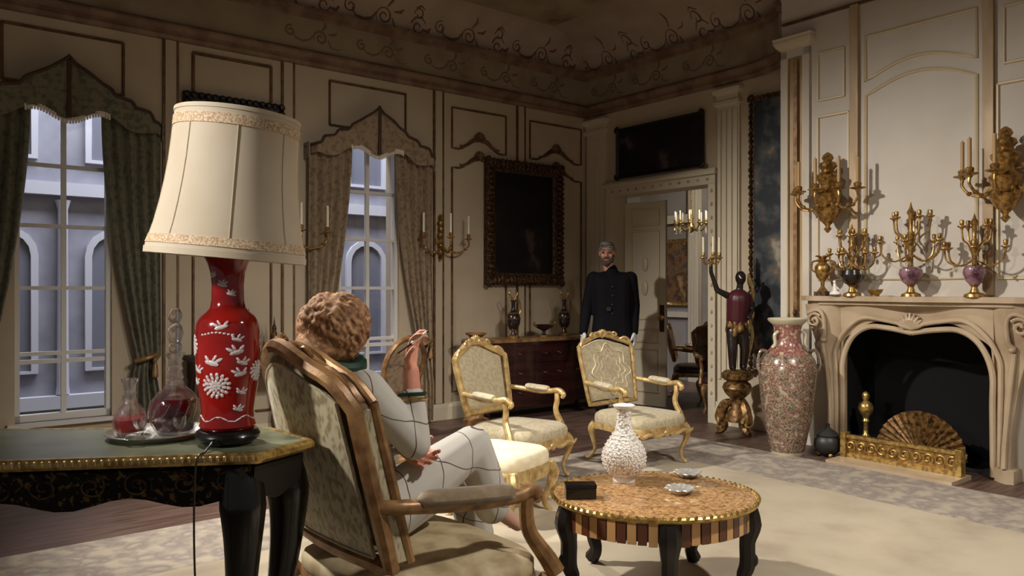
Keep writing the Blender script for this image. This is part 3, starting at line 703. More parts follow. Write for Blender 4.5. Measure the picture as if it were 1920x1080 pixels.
# stool lit by the lamp
def stool(label, loc, rotz):
    t = thing('stool', label, 'stool', loc, rotz)
    hw, hd, z = .25, .24, .385
    def outl(k, n=36):
        a = 2*PI*k/n; c, s_ = math.cos(a), math.sin(a); e = .4
        return math.copysign(abs(c)**e, c)*hw, math.copysign(abs(s_)**e, s_)*hd
    MB().rings([[(outl(k)[0]*f, outl(k)[1]*f, zz) for k in range(36)] for f, zz in ((.96, z-.09), (1, z-.07), (1, z-.03), (.96, z-.005), (.86, z+.012), (.55, z+.026), (.02, z+.03))]).build('seat', 'ivory_silk', t)
    MB().rings([[(outl(k)[0]*f, outl(k)[1]*f, zz-(.02*math.cos(8*PI*k/36) if q else 0)) for k in range(36)] for f, zz, q in ((1.0, z-.075, 0), (1.03, z-.09, 0), (1.02, z-.135, 1), (.92, z-.135, 1), (.92, z-.075, 0))], closed=True).build('seat_rail', 'gilt', t)
    for sx in (-1, 1):
        for sy in (-1, 1):
            x, y = hw-.03, hd-.03
            pp = bez([(sx*x, sy*y, z-.09), (sx*(x+.02), sy*(y+.02), z-.15), (sx*(x+.005), sy*(y+.005), z*.4), (sx*(x-.02), sy*(y-.02), z*.16), (sx*(x+.005), sy*(y+.005), .012)], 4)
            MB().tube(pp, lerps([.034, .036, .024, .017, .02], len(pp)), 8).build('leg', 'gilt', t)
    return t
stool("ivory silk stool with gilt cabriole legs beyond the woman's knee", (-.075, 4.62, .0135), math.atan2(.84, .54)-PI/2)

# oval-backed chair by the window
t = thing('oval_chair', 'brown oval-backed chair below the sash window behind the woman', 'chair', P(3.0, .55), PHB+PI+.3)
cz = .66
def oval(r): return [(r*.25*math.cos(2*PI*k/28), -.2-.06*(math.sin(2*PI*k/28)), cz+r*.25*math.sin(2*PI*k/28)) for k in range(28)]
MB().tube(oval(1), .026, 8, closed=True).build('back_frame', 'gilt_dull', t)
MB().rings([oval(r) for r in (.95, .5, .02)]).build('back_cushion', 'curtain', t)
MB().rings([[(x*f, y*f, z) for x, y in [(.25*math.cos(2*PI*k/24), .23*math.sin(2*PI*k/24)) for k in range(24)]] for f, z in ((.9, .33), (1, .35), (1, .40), (.9, .42), (.02, .43))]).build('seat', 'curtain', t)
for sx in (-1, 1):
    for sy in (-1, 1): MB().tube([(sx*.18, sy*.16, .34), (sx*.185, sy*.165, .2), (sx*.175, sy*.155, .0)], [.026, .022, .014], 8).build('leg', 'gilt_dull', t)

# ================================================================== COFFEE TABLE
TC = Vector((.639, 3.49, .0135)); TA, TB, TZ = .456, .385, .42
ct = thing('coffee_table', 'low oval parquetry coffee table with striped apron and dark carved legs', 'coffee table', TC)
def ovl(f, z, n=64, dx=0): return [(TA*f*math.cos(2*PI*k/n), TB*f*math.sin(2*PI*k/n), z-.0135) for k in range(n)]
MB().rings([ovl(.97, TZ-.03), ovl(.985, TZ-.026), ovl(.985, TZ-.004), ovl(.97, TZ), ovl(.5, TZ), ovl(.02, TZ)]).build('tabletop', 'parquetry', ct)
for f in (.88, .62, .3): MB().tube(ovl(f, TZ-.0012), .002, 5, closed=True, flat=.5).build('inlay_ring', 'slat_dark', ct)
MB().tube(ovl(.99, TZ-.016), .013, 8, closed=True).build('brass_rim', 'brass', ct)
mb = MB()
for k in range(84):
    a = 2*PI*k/84; mb.ell((TA*1.012*math.cos(a), TB*1.012*math.sin(a), TZ-.0185), .0085, 6, 4)
o = mb.build('rim_beading', 'brass', ct); o['kind'] = 'stuff'
MB().rings([ovl(.90, TZ-.028), ovl(.90, TZ-.115), ovl(.86, TZ-.115), ovl(.86, TZ-.028)], closed=True).build('apron', 'slat_dark', ct)
for k in range(60):
    a = 2*PI*(k+.5)/60; c, s_ = math.cos(a), math.sin(a)
    x, y = TA*.905*c, TB*.905*s_; mt = Matrix.Translation((x, y, 0)) @ Matrix.Rotation(math.atan2(s_/TB, c/TA), 4, 'Z')
    mb = MB(); mb.M = mt; dz = .012*max(0, math.cos(5*(a+PI/2)))**2; mb.box(-.006, .012, -.0185, .0185, TZ-.125-dz-.0135, TZ-.045)
    mb.build('apron_slat', 'slat_light' if k % 2 else 'slat_dark', ct, smooth=False)
for k in range(5):
    a = -PI/2+2*PI*k/5; c, s_ = math.cos(a), math.sin(a)
    def lp(r, z): return (TA*r*c, TB*r*s_, z)
    pp = bez([lp(.90, TZ-.045), lp(.93, TZ-.12), lp(.90, TZ-.2), lp(.90, .12), lp(.86, .06), lp(.93, .012)], 4)
    l = MB().tube(pp, lerps([.042, .05, .036, .036, .03, .036], len(pp)), 8).build('leg', 'ebony_dull', ct)
    MB().ell(lp(.98, TZ-.10), (.02, .02, .045)).build('leg_mount', 'bronze', l)
    MB().ell(lp(.955, .14), (.022, .022, .03)).build('leg_boss', 'ebony_dull', l)
ZT = TZ
# reticulated vase
v_ = thing('bottle_vase', 'white pierced porcelain bottle vase on the coffee table', 'vase', (.535, 3.695, ZT))
MB().lathe([(.0, .004), (.045, .0), (.048, .012), (.05, .02), (.075, .04), (.098, .075), (.105, .11), (.10, .145), (.083, .18), (.062, .21), (.045, .24), (.036, .275), (.033, .31), (.036, .335), (.045, .352)], 40).build('body', 'pierced', v_)
MB().lathe([(.036, .342), (.05, .352), (.053, .362), (.046, .364), (.030, .35), (.0, .345)], 40).build('rim', 'porcelain', v_)
MB().lathe([(.046, .0), (.052, .0), (.054, .018), (.048, .024)], 40).build('foot_ring', 'porcelain', v_)
mb = MB()
for r in range(11):
    z = .045+r*.018; 
    for k in range(30):
        a = 2*PI*(k+.5*(r % 2))/30
        pr = [(.0805, .05), (.1005, .075), (.107, .11), (.102, .145), (.085, .18), (.064, .21), (.047, .24)]
        rr = next((a0+(b0-a0)*(z-za_)/(zb_-za_) for (a0, za_), (b0, zb_) in zip(pr, pr[1:]) if za_ <= z <= zb_), .078)
        mb.ell((rr*math.cos(a), rr*math.sin(a), z), (.0032, .0032, .0032), 6, 4)
o = mb.build('lattice_beads', 'porcelain', v_); o['kind'] = 'stuff'
# black box
b_ = thing('cigarette_box', 'small black lacquer box at the left edge of the coffee table', 'box', (.30, 3.40, ZT), .04)
MB().box(-.066, .066, -.035, .035, 0, .045).build('body', 'ebony', b_, smooth=False)
MB().box(-.068, .068, -.037, .037, .047, .062).build('lid', 'ebony', b_, smooth=False)
# ashtrays
def ashtray(label, loc):
    t = thing('ashtray', label, 'ashtray', loc, 0, 'silver ashtrays on the coffee table')
    R = []
    for r, z in ((.01, .003), (.035, .0), (.05, .012), (.066, .024), (.064, .028), (.046, .016), (.03, .008), (.005, .008)):
        R.append([(r*(1+.09*math.cos(10*2*PI*k/60)*(r/.066))*math.cos(2*PI*k/60), r*(1+.09*math.cos(10*2*PI*k/60)*(r/.066))*math.sin(2*PI*k/60), z) for k in range(60)])
    MB().rings(R).build('dish', 'silver', t)
    return t
ashtray('scalloped silver ashtray farther back on the coffee table', (.855, 3.77, ZT)); ashtray('scalloped silver ashtray nearer the middle of the coffee table', (.755, 3.47, ZT))

# ================================================================== DESK
DZT = .84
K = [(-.787, 2.395), (-.682, 2.605), (-.885, 2.825), (-2.3, 2.78), (-2.3, 2.16)]
desk = thing('writing_desk', 'black writing desk with brass inlay and gilt edge under the red lamp', 'desk', (-1.4, 2.55, 0))
def L(p, z=0): return (p[0]+1.4, p[1]-2.55, z)
def shrink(f):
    cx = sum(p[0] for p in K)/5; cy = sum(p[1] for p in K)/5
    return [((cx+(p[0]-cx)*(1-f/ max(.3, abs(p[0]-cx)) if abs(p[0]-cx) > .01 else 1))+1.4, cy+(p[1]-cy)*(1-f/max(.2, abs(p[1]-cy)))-2.55) for p in K]
MB().slab(shrink(.012), DZT-.03, DZT).build('desktop', 'marble_green', desk, smooth=False)
kk = [L(p, DZT-.016) for p in K]
ring = []
for a, b in zip(kk, kk[1:]+kk[:1]):
    for q in range(6): ring.append(tuple(a[i]+(b[i]-a[i])*q/6 for i in range(3)))
MB().tube(ring, .0185, 8, closed=True).build('gilt_edge', 'brass', desk)
mb = MB(); a, b = Vector(kk[4]), Vector(kk[0])
for k in range(74): q = a.lerp(b, (k+.5)/74); mb.ell((q.x, q.y-.014, q.z+.002), (.007, .008, .011), 6, 4)
o = mb.build('egg_and_dart', 'gilt', desk); o['kind'] = 'stuff'
ap = [(-.815, 2.425), (-.715, 2.612), (-.895, 2.795), (-2.26, 2.75), (-2.26, 2.20)]
mb = MB()
def apron(p, q, nm, m, waves):
    p, q = Vector(p), Vector(q); n = 28; d = (q-p).normalized(); nr = Vector((d.y, -d.x))
    R = []
    for k in range(n+1):
        x = k/n; c = p.lerp(q, x); zl = DZT-.135-.035*(.5-.5*math.cos(2*PI*waves*x))
        R.append([L((c.x+nr.x*o_, c.y+nr.y*o_), z) for o_, z in ((0, DZT-.032), (.012, DZT-.05), (.006, DZT-.1), (.0, zl), (-.025, zl), (-.025, DZT-.032))])
    mb = MB().rings(R); return mb.build(nm, m, desk)
apron(ap[4], ap[0], 'front_apron', 'boulle', 4); apron(ap[0], ap[1], 'side_apron', 'ebony_dull', 1); apron(ap[2], ap[3], 'rear_apron', 'ebony_dull', 3); apron(ap[1], ap[2], 'corner_apron', 'ebony_dull', 1)
def desk_leg(p, out):
    x, y = p; ox, oy = out
    pts = [(x, y, DZT-.06), (x+ox*.035, y+oy*.035, DZT-.18), (x+ox*.03, y+oy*.03, .5), (x-ox*.01, y-oy*.01, .22), (x+ox*.0, y, .09), (x+ox*.03, y+oy*.03, .042)]
    pp = [L((q.x, q.y), q.z) for q in bez(pts, 6)]
    l = MB().tube(pp, lerps([.066, .074, .056, .038, .03, .036], len(pp)), 10).build('leg', 'ebony', desk)
    pm = [L((q.x+ox*.045, q.y+oy*.045), q.z) for q in bez([(pts[0][0], pts[0][1], DZT-.15), pts[1], pts[2], (x, y, .36)], 5)]
    MB().tube(pm, lerps([.012, .026, .018, .008], len(pm)), 8).build('bronze_mount', 'dark_gilt', l)
for k in range(11):
    q0 = Vector(ap[4]).lerp(Vector(ap[0]), (k+.5)/11); sg = 1 if k % 2 else -1
    MB().tube([L((q0.x+sg*x*.9, q0.y-.013), DZT-.092+z_*.75) for x, z_ in spiral(1.5, .008, .05, 0, 0, .6*k)], .0035, 5).build('brass_scroll', 'dark_gilt', desk)
desk_leg((-.87, 2.47), (.5, -.6)); desk_leg((-.80, 2.66), (.7, .3)); desk_leg((-2.2, 2.25), (-.5, -.6)); desk_leg((-2.2, 2.7), (-.6, .5))

# ---- lamp on the desk
lamp = thing('table_lamp', 'tall red vase lamp with a large cream silk shade on the desk', 'lamp', (-.935, 2.545, DZT))
z = lambda v: 1.35+(540-v)/569.-DZT
MB().lathe([(.0, 0), (.07, 0), (.085, .008), (.100, .02), (.103, .032), (.096, .045), (.088, .05), (.0, .052)], 36).build('base', 'ebony', lamp)
body_prof = [(.0, .05), (.083, .052), (.089, .062), (.084, .08), (.082, .11), (.087, .15), (.095, .20), (.1, .26), (.1015, .33), (.1005, .37), (.097, .395), (.086, .415), (.068, .432), (.056, .445), (.051, .47), (.050, .52), (.054, .56), (.063, .59), (.074, .612), (.0, .612)]
MB().lathe(body_prof, 48).build('vase_body', 'red_glaze', lamp)
def rad_at(zz):
    for (r0, z0), (r1, z1) in zip(body_prof, body_prof[1:]):
        if z0 <= zz <= z1 and z1 > z0: return r0+(r1-r0)*(zz-z0)/(z1-z0)
    return .09
def on(a, zz, o_=.0): r = rad_at(zz)+o_; return Vector((r*math.sin(a), -r*math.cos(a), zz))
def decal(items, name):
    mb = MB()
    for a, zz, sa, sz_, an in items:
        p = on(a, zz); rot = Matrix.Rotation(a, 3, 'Z') @ Matrix.Rotation(an, 3, 'Y')
        mb.ell(p, (sa, .0028, sz_), 8, 4, rot)
    mb.build(name, 'white_enamel', lamp)
def flower(a0, z0, R, n):
    it = []
    for ring, (rr, ln) in enumerate(((R*.35, R*.3), (R*.8, R*.28), (R*1.15, R*.22))):
        for k in range(n+ring*3):
            an = 2*PI*k/(n+ring*3)+ring*.3; it.append((a0+rr*math.cos(an)/rad_at(z0), z0+rr*math.sin(an)*.85, ln, .0055, -an))
    it.append((a0, z0, R*.3, R*.25, 0)); return it
decal(flower(-.05, .20, .036, 9), 'chrysanthemum'); decal(flower(-1.15, .325, .030, 8), 'chrysanthemum'); decal(flower(1.5, .24, .03, 8), 'chrysanthemum'); decal(flower(2.8, .28, .034, 8), 'chrysanthemum')
def bird(a, zz, s, fl=1): return [(a, zz, .020*s, .007*s, fl*.25), (a+fl*.17*s, zz+.006*s, .013*s, .0045*s, -fl*.5), (a-fl*.12*s, zz+.010*s, .012*s, .0045*s, fl*.9), (a+fl*.07*s, zz+.012*s, .011*s, .004*s, -fl*1.0)]
for bd in ((.62, .345, .9, 1), (.62, .305, 1.2, -1), (.8, .27, 1, 1), (-.15, .272, 1.25, 1), (.75, .235, 1.1, -1), (-.75, .245, 1, 1), (-.9, .205, .9, -1), (.8, .175, .9, 1), (.72, .12, .9, 1), (.15, .385, 1.1, -1), (.0, .52, .9, 1), (.55, .49, .8, 1), (-.6, .55, .8, -1), (2, .3, 1, 1), (-2.2, .25, 1, 1)):
    decal(bird(*bd), 'enamel_bird')
decal([(-.5+.125*k, .365+.004*math.cos((k-4)*.7), .0055, .0035, 0) for k in range(9)], 'enamel_beads')
decal([(-PI+2*PI*k/26, .09+.007*math.cos(k*1.45), .013, .0028, .5*math.sin(k*1.45)) for k in range(26)], 'enamel_wave')
MB().tube([(0, 0, .61), (0, 0, .68), (0, 0, .9)], [.014, .012, .008], 10).build('lamp_stem', 'brass', lamp)
MB().tube([(.02, 0, .9), (.035, 0, 1.06)], .006, 8).build('finial_rod', 'brass', lamp)
MB().tube(bez([(-.01, -.06, .05), (-.012, -.108, .02), (-.012, -.16, .004), (-.02, -.21, -.03), (-.022, -.215, -.3), (-.015, -.19, -.55), (-.0, -.12, -.82)], 6), .0035, 6).build('cord', 'wood_dark', lamp)
tilt = math.radians(4.8)
sh = [(.208, 1.098), (.2085, 1.075), (.209, 1.04), (.2105, .99), (.214, .92), (.221, .85), (.231, .78), (.244, .71), (.257, .66), (.265, .635), (.266, .605)]
sh = [(r*.935, .605+(zz-.605)*.955) for r, zz in sh]
sm = Matrix.Translation((.018, 0, .85)) @ Matrix.Rotation(tilt, 4, 'Y') @ Matrix.Translation((0, 0, -.85))
n = 60; mb = MB(); mb.M = sm
mb.rings([[(r*math.cos(2*PI*k/n), r*math.sin(2*PI*k/n), zz) for k in range(n)] for r, zz in sh+[(r-.004, zz) for r, zz in reversed(sh)]], closed=True)
shade = mb.build('lamp_shade', 'shade', lamp)
def band(z0, z1, o_, nm, m):
    pr = [(r, zz) for r, zz in sh if z0 <= zz <= z1]
    def rz(zz):
        for (r0, a), (r1, b) in zip(sh, sh[1:]):
            if b <= zz <= a: return r0+(r1-r0)*(zz-a)/(b-a)
        return sh[0][0]
    zs = [z0+(z1-z0)*k/4 for k in range(5)]; mb = MB(); mb.M = sm
    mb.rings([[((rz(q)+w_)*math.cos(2*PI*k/n), (rz(q)+w_)*math.sin(2*PI*k/n), q) for k in range(n)] for q, w_ in [(zs[0], .001)]+[(q, o_) for q in zs]+[(zs[4], .001)]])
    return mb.build(nm, m, shade)
band(1.015, 1.046, .003, 'upper_braid', 'shade_trim'); band(.638, .665, .003, 'lower_braid', 'shade_trim'); band(.606, .626, .0035, 'hem', 'shade'); band(1.062, 1.074, .003, 'top_hem', 'shade')
for k in range(8):
    a = -2.0+k*2*PI/8; mb = MB(); mb.M = sm
    mb.tube([((r+.0012)*math.cos(a), (r+.0012)*math.sin(a), zz) for r, zz in sh[2:9]], .0016, 5).build('seam', 'seam', shade)
mb = MB(); mb.M = sm
for k in range(3): a = 2*PI*k/3; mb.tube([(0, 0, 1.05), (.19*math.cos(a), .19*math.sin(a), 1.065)], .003, 6)
mb.build('shade_spider', 'brass', shade)
mb = MB(); mb.lathe([(.0, .70), (.012, .70), (.014, .74), (.03, .79), (.034, .82), (.02, .86), (.0, .868)], 14); mb.build('bulb', 'porcelain', lamp)

# ---- tray and decanters
tr = thing('serving_tray', 'round silver tray holding the decanters on the desk', 'tray', (-1.222, 2.662, DZT+.0005))
MB().lathe([(.0, .002), (.142, .0), (.155, .012), (.163, .018), (.161, .022), (.151, .014), (.140, .006), (.0, .006)], 48).build('dish', 'silver', tr)
for sg in (-1, 1): MB().tube(bez([(-.03, sg*.150, .018), (-.02, sg*.168, .03), (0, sg*.172, .034), (.02, sg*.168, .03), (.03, sg*.150, .018)], 4), .005, 6).build('handle', 'silver', tr)
d1 = thing('decanter', 'tall cut glass decanter of dark red wine with a pointed stopper', 'decanter', (-1.165, 2.675, DZT+.0065), 0, 'decanters on the tray')
MB().lathe([(.0, .0), (.05, .0), (.064, .01), (.080, .04), (.085, .075), (.078, .115), (.055, .145), (.033, .165), (.024, .19), (.027, .20), (.022, .215), (.022, .26), (.032, .275), (.034, .279), (.029, .279), (.017, .26), (.017, .18), (.027, .163), (.05, .14), (.073, .113), (.080, .075), (.075, .042), (.060, .014), (.0, .012)], 28).build('flask', 'glass', d1)
MB().lathe([(.0, .013), (.058, .0145), (.0738, .042), (.0788, .075), (.0745, .105), (.062, .124), (.0, .124)], 28).build('wine', 'wine', d1)
mb = MB()
for k in range(14):
    a = 2*PI*k/14; mb.tube([(.0845*math.cos(a), .0845*math.sin(a), .055), (.0862*math.cos(a+.2), .0862*math.sin(a+.2), .08), (.078*math.cos(a+.42), .078*math.sin(a+.42), .115)], [.003, .005, .003], 6)
mb.build('cut_ribs', 'glass', d1)
for nm, zz, r in (('neck_ring', .195, .028), ('neck_ring', .225, .026), ('neck_ring', .25, .026)): MB().lathe([(r-.005, zz-.006), (r+.002, zz), (r-.005, zz+.006)], 16).build(nm, 'glass', d1)
MB().lathe([(.0, .255), (.014, .256), (.015, .28), (.02, .285), (.024, .30), (.018, .315), (.024, .33), (.028, .35), (.022, .372), (.014, .382), (.022, .395), (.025, .41), (.016, .43), (.0, .437)], 10).build('stopper', 'glass', d1)
d2 = thing('decanter', 'short open glass decanter of pale red wine beside the tall one', 'decanter', (-1.312, 2.655, DZT+.0065), 0, 'decanters on the tray')
MB().lathe([(.0, .0), (.045, .0), (.052, .012), (.055, .05), (.045, .085), (.026, .11), (.019, .135), (.02, .17), (.029, .192), (.025, .192), (.014, .16), (.014, .13), (.022, .105), (.04, .083), (.05, .05), (.047, .014), (.0, .01)], 24).build('flask', 'glass', d2)
MB().lathe([(.0, .011), (.045, .0145), (.0488, .05), (.047, .055), (.0, .055)], 24).build('wine', 'wine2', d2)
MB().lathe([(.020, .138), (.026, .143), (.02, .148)], 16).build('neck_ring', 'glass', d2)
for lb, x, y in (('small wine glass at the front of the silver tray', -1.105, 2.572), ('small wine glass at the left front of the silver tray', -1.235, 2.565)):
    g_ = thing('wine_glass', lb, 'glass', (x, y, DZT+.0065), 0, 'glasses on the tray')
    MB().lathe([(.0, .0), (.02, .0), (.02, .003), (.004, .006), (.0035, .03), (.012, .036), (.02, .05), (.021, .075), (.019, .075), (.018, .052), (.009, .04), (.0, .038)], 18).build('bowl', 'glass', g_)

# ================================================================== CURTAINS
def pelmet(label, sc, m, group):
    t = thing('pelmet', label, 'pelmet', P(sc, 0), PHB, group)
    H = .665
    def top(x):
        a = abs(x)/H
        if a < .42: return 3.05-.20*(a/.42)**.8
        if a < .46: return 2.85-.05*(a-.42)/.04
        if a < .64: return 2.80-.02*(a-.46)/.18
        if a < .68: return 2.78-.05*(a-.64)/.04
        if a < .84: return 2.73-.02*(a-.68)/.16
        if a < .88: return 2.71-.06*(a-.84)/.04
        return 2.65-.03*(a-.88)/.12
    def bot(x):
        a = abs(x)/H; return 2.63-.04*math.cos(a*PI*3)-.12*a**3
    def f(i, j):
        x = H*(2*i-1); d = .17*(1-max(0, (abs(x)/H-.93)/.07))**.5+.012*math.sin(x*34)+.02*j
        return (x, max(.03, d), bot(x)+(top(x)-bot(x))*j)
    MB().sheet(f, 80, 10, (0, -.012, 0)).build('valance', m, t)
    MB().tube([Vector(f(k/80, 1))+Vector((0, .004, .004)) for k in range(81)], .013, 6, up=(0, 1, 0)).build('top_braid', 'pelmet_edge', t)
    MB().tube([(0, .19, 3.02), (0, .20, 2.8), (0, .19, 2.6)], [.02, .012, .018], 6).build('centre_jabot', 'pelmet_edge', t)
    for sg in (-1, 1): MB().box(sg*H-.006, sg*H+.006, .002, .12, 2.52, 2.66).build('return', m, t, smooth=False)
    mb = MB()
    for k in range(30):
        x = -.27+.54*k/29; mb.tube([(x, .165, bot(x)+.015), (x, .168, bot(x)-.03)], [.011, .007], 5)
    o = mb.build('fringe', 'fringe', t); o['kind'] = 'stuff'
def drape(label, sc, sg, m, group):
    """sg=+1: viewer's left panel; local x grows to viewer's left"""
    t = thing('curtain', label, 'curtain', P(sc, 0), PHB, group)
    zt = .80
    def inner(z_):
        if z_ > zt: k = (2.66-z_)/(2.66-zt); return .23+.25*k**1.7
        return .48-.06*math.sin(min(1, (zt-z_)/.35)*PI/2)
    def outer(z_):
        if z_ > zt: return .655
        return .60+.06*min(1, (zt-z_)/.4)
    def f(i, j):
        z_ = 2.66-(2.66-.02)*j; a, b = inner(z_), outer(z_); x = a+(b-a)*i
        w_ = (b-a); amp = .022 if z_ > 2.4 else .028
        pin = 1-.55*math.exp(-((z_-zt)/.14)**2)
        return (sg*x, .085+amp*pin*math.sin(i*2*PI*5+.5*math.sin(z_*2))+.012*math.sin(i*13+z_*3), z_)
    MB().sheet(f, 50, 40, (0, -.006, 0)).build('cloth', m, t)
    pts = [(sg*(.46+.16*(k/12)), .13+.035*math.sin(PI*k/12), zt-.02+.05*(k/12)) for k in range(13)]
    MB().tube(pts, .018, 8).build('tieback', 'gilt_dull', t)
    MB().lathe([(.0, -.16), (.025, -.15), (.02, -.06), (.012, -.04), (.02, -.02), (.01, .0), (0, .01)], 10, (sg*.60, .14, zt)).build('tassel', 'gilt_dull', t)
for sc, m, gl in ((2.88, 'curtain', 'window nearer the large painting'), (5.44, 'curtain_green', 'window at the far left')):
    pelmet('peaked brocade pelmet with white fringe over the '+gl, sc, m, 'curtain pelmets')
    drape('left brocade curtain tied back at the '+gl, sc, 1, m, 'window curtains')
    drape('right brocade curtain tied back at the '+gl, sc, -1, m, 'window curtains')

# ================================================================== PAINTINGS
def framed(name, label, loc, rotz, w_, h, fw, canvas, fm, carve=True, corner=False, depth=.05, cat='painting'):
    """centre at loc; local y out of the wall"""
    t = thing(name, label, cat, loc, rotz)
    ow, oh, iw, ih = w_/2, h/2, w_/2-fw, h/2-fw
    R = []
    for cx, cz in ((-1, -1), (1, -1), (1, 1), (-1, 1)):
        R.append([(cx*(ow-f*fw), y, cz*(oh-f*fw)) for f, y in ((0, .004), (0, depth*.7), (.2, depth), (.5, depth*.75), (.8, depth*.6), (1.0, depth*.35), (1.0, .004))])
    fr = MB().rings(R, closed=True).build('frame', fm, t)
    MB().box(-iw-.005, iw+.005, .006, .016, -ih-.005, ih+.005).build('canvas', canvas, t, smooth=False)
    if carve:
        mb = MB()
        for side in range(4):
            ln = w_ if side % 2 == 0 else h; n_ = max(4, int(ln/.055))
            for k in range(n_):
                q = -ln/2+ln*(k+.5)/n_; d = (.020+.008*((k*7+side) % 3))
                x, z_ = [(q, -oh+fw*.35), (ow-fw*.35, q), (q, oh-fw*.35), (-ow+fw*.35, q)][side]
                ex = (.03, d, fw*.42) if side % 2 == 0 else (fw*.42, d, .03)
                mb.ell((x, depth*.85, z_), ex, 7, 5)
        o = mb.build('carved_leaves', fm, fr); o['kind'] = 'stuff'
    if corner:
        for cx in (-1, 1):
            for cz in (-1, 1):
                mb = MB()
                for k in range(5):
                    a = k*.5-1.0+math.atan2(cz, cx); mb.ell((cx*(ow-.02)+.026*math.cos(a), depth*.8, cz*(oh-.02)+.026*math.sin(a)), (.02, .015, .02), 8, 5)
                mb.build('corner_shell', fm, fr)
    return t
def midB(s0, s1, z0, z1, o_=.012): return P((s0+s1)/2, o_, (z0+z1)/2)
framed('painting', 'large dark oil painting in a heavy carved frame above the commode', midB(.445, 1.53, 1.385, 2.735), PHB, 1.085, 1.35, .13, 'canvas_dark', 'dark_gilt', corner=True, depth=.08)
framed('painting', 'dark picture on the window wall half hidden behind the lampshade', midB(3.76, 4.60, 1.80, 2.96, .025), PHB, .85, 1.16, .07, 'canvas_dark', 'ebony_dull', depth=.05)
framed('painting', 'wide dark overdoor painting with ornate corners above the open door', P(.022, 1.135, 2.865), PHR, 1.20, .56, .035, 'canvas_blue', 'ebony_dull', carve=False, corner=True, depth=.05)
framed('painting', 'tall narrow landscape painting between the fluted pilaster and chimney breast', P(.02, 2.49, 1.86), PHR, .42, 2.62, .045, 'canvas_tap', 'dark_gilt', depth=.04, corner=True)

# ================================================================== CANDLE SCONCES
def candle(parent, x, y, z_, h, r=.011, m='candle'):
    c = MB().lathe([(.0, z_), (r, z_), (r, z_+h), (r*.5, z_+h+.004), (.0, z_+h+.004)], 12, (x, y, 0)).build('candle', m, parent)
    MB().tube([(x, y, z_+h), (x, y, z_+h+.014)], .0015, 5).build('wick', 'ebony', c)
def cup(mb, x, y, z_, s=1.0):
    mb.lathe([(.0, z_), (.012*s, z_), (.014*s, z_+.01), (.04*s, z_+.022), (.038*s, z_+.028), (.014*s, z_+.026), (.018*s, z_+.04), (.02*s, z_+.062), (.014*s, z_+.07), (.0, z_+.07)], 14, (x, y, 0)); return z_+.07
def sconce(label, s, z0):
    t = thing('wall_sconce', label, 'sconce', P(s, .018, z0), PHB, 'candle sconces on the window wall')
    MB().lathe([(.0, 0), (.045, .004), (.05, .015), (.03, .03), (.02, .05), (.0, .055)], 16, (0, 0, 0), 'y').build('backplate', 'bronze', t)
    mb = MB()
    for zz, r in ((-.16, .02), (-.11, .034), (-.05, .028), (.06, .035), (.12, .028), (.18, .034), (.235, .02)): mb.ell((0, .03, zz), (r, .03, .036), 10, 6)
    mb.tube([(0, .03, -.2), (0, .03, .25)], .014, 8); mb.build('stem', 'bronze', t)
    for x, y, zc in ((-.27, .14, .0), (.03, .26, .0), (.27, .14, .0)):
        pp = bez([(0, .05, -.06), (x*.35, .05+y*.4, -.12), (x*.75, y*.85, -.11), (x, y, -.05), (x, y, zc)], 6)
        a = MB().tube(pp, lerps([.014, .010, .009, .011], len(pp)), 8)
        for f in (.35, .62): q = pp[int(f*len(pp))]; a.ell(q, (.018, .018, .015), 8, 5)
        zz = cup(a, x, y, zc); a = a.build('arm', 'bronze', t)
        candle(a, x, y, zz, .19)
sconce('gilt three-candle sconce on the wall strip between curtain and large painting', 2.105, 1.83)
sconce('gilt three-candle sconce partly hidden by the lampshade', 3.66, 1.83)

def wall_chandelier(label, t_, z0):
    t = thing('wall_sconce', label, 'sconce', P(BS+.035, t_, z0), PHR, 'candle sconces over the mantel')
    prof = [(.0, -.30), (.012, -.29), (.03, -.265), (.016, -.25), (.02, -.235), (.06, -.19), (.085, -.14), (.10, -.10), (.07, -.07), (.085, -.03), (.10, .02), (.06, .06), (.05, .09), (.082, .14), (.09, .17), (.055, .20), (.045, .215), (.07, .245), (.06, .275), (.03, .29), (.045, .315), (.035, .34), (.012, .36), (.0, .365)]
    MB().lathe([(r*1.05, z_) for r, z_ in prof], 20, (0, .12, 0)).build('turned_stem', 'bronze', t)
    MB().box(-.04, .04, 0, .05, -.12, .12).build('backplate', 'bronze', t, smooth=False)
    for k, an in enumerate((-80, -40, 0, 40, 80)):
        a = math.radians(an); x, y = .27*math.sin(a), .11+.20*math.cos(a)
        pp = bez([(x*.25, .11+(y-.11)*.25, -.03), (x*.5, .11+(y-.11)*.5, -.10), (x*.8, .11+(y-.11)*.8, -.09), (x, y, -.03), (x, y, .02)], 6)
        mb = MB().tube(pp, lerps([.014, .010, .010, .012], len(pp)), 8); zz = cup(mb, x, y, .02, 1.5)
        for f in (.3, .55): mb.ell(pp[int(f*len(pp))], (.02, .02, .017), 8, 5)
        o = mb.build('arm', 'bronze', t); candle(o, x, y, zz, .20, .013, 'candle_old')
wall_chandelier('large gilt five-candle wall light left of the mantel centre', 3.30, 2.10)
wall_chandelier('large gilt five-candle wall light right of the mantel centre', 4.60, 2.10)

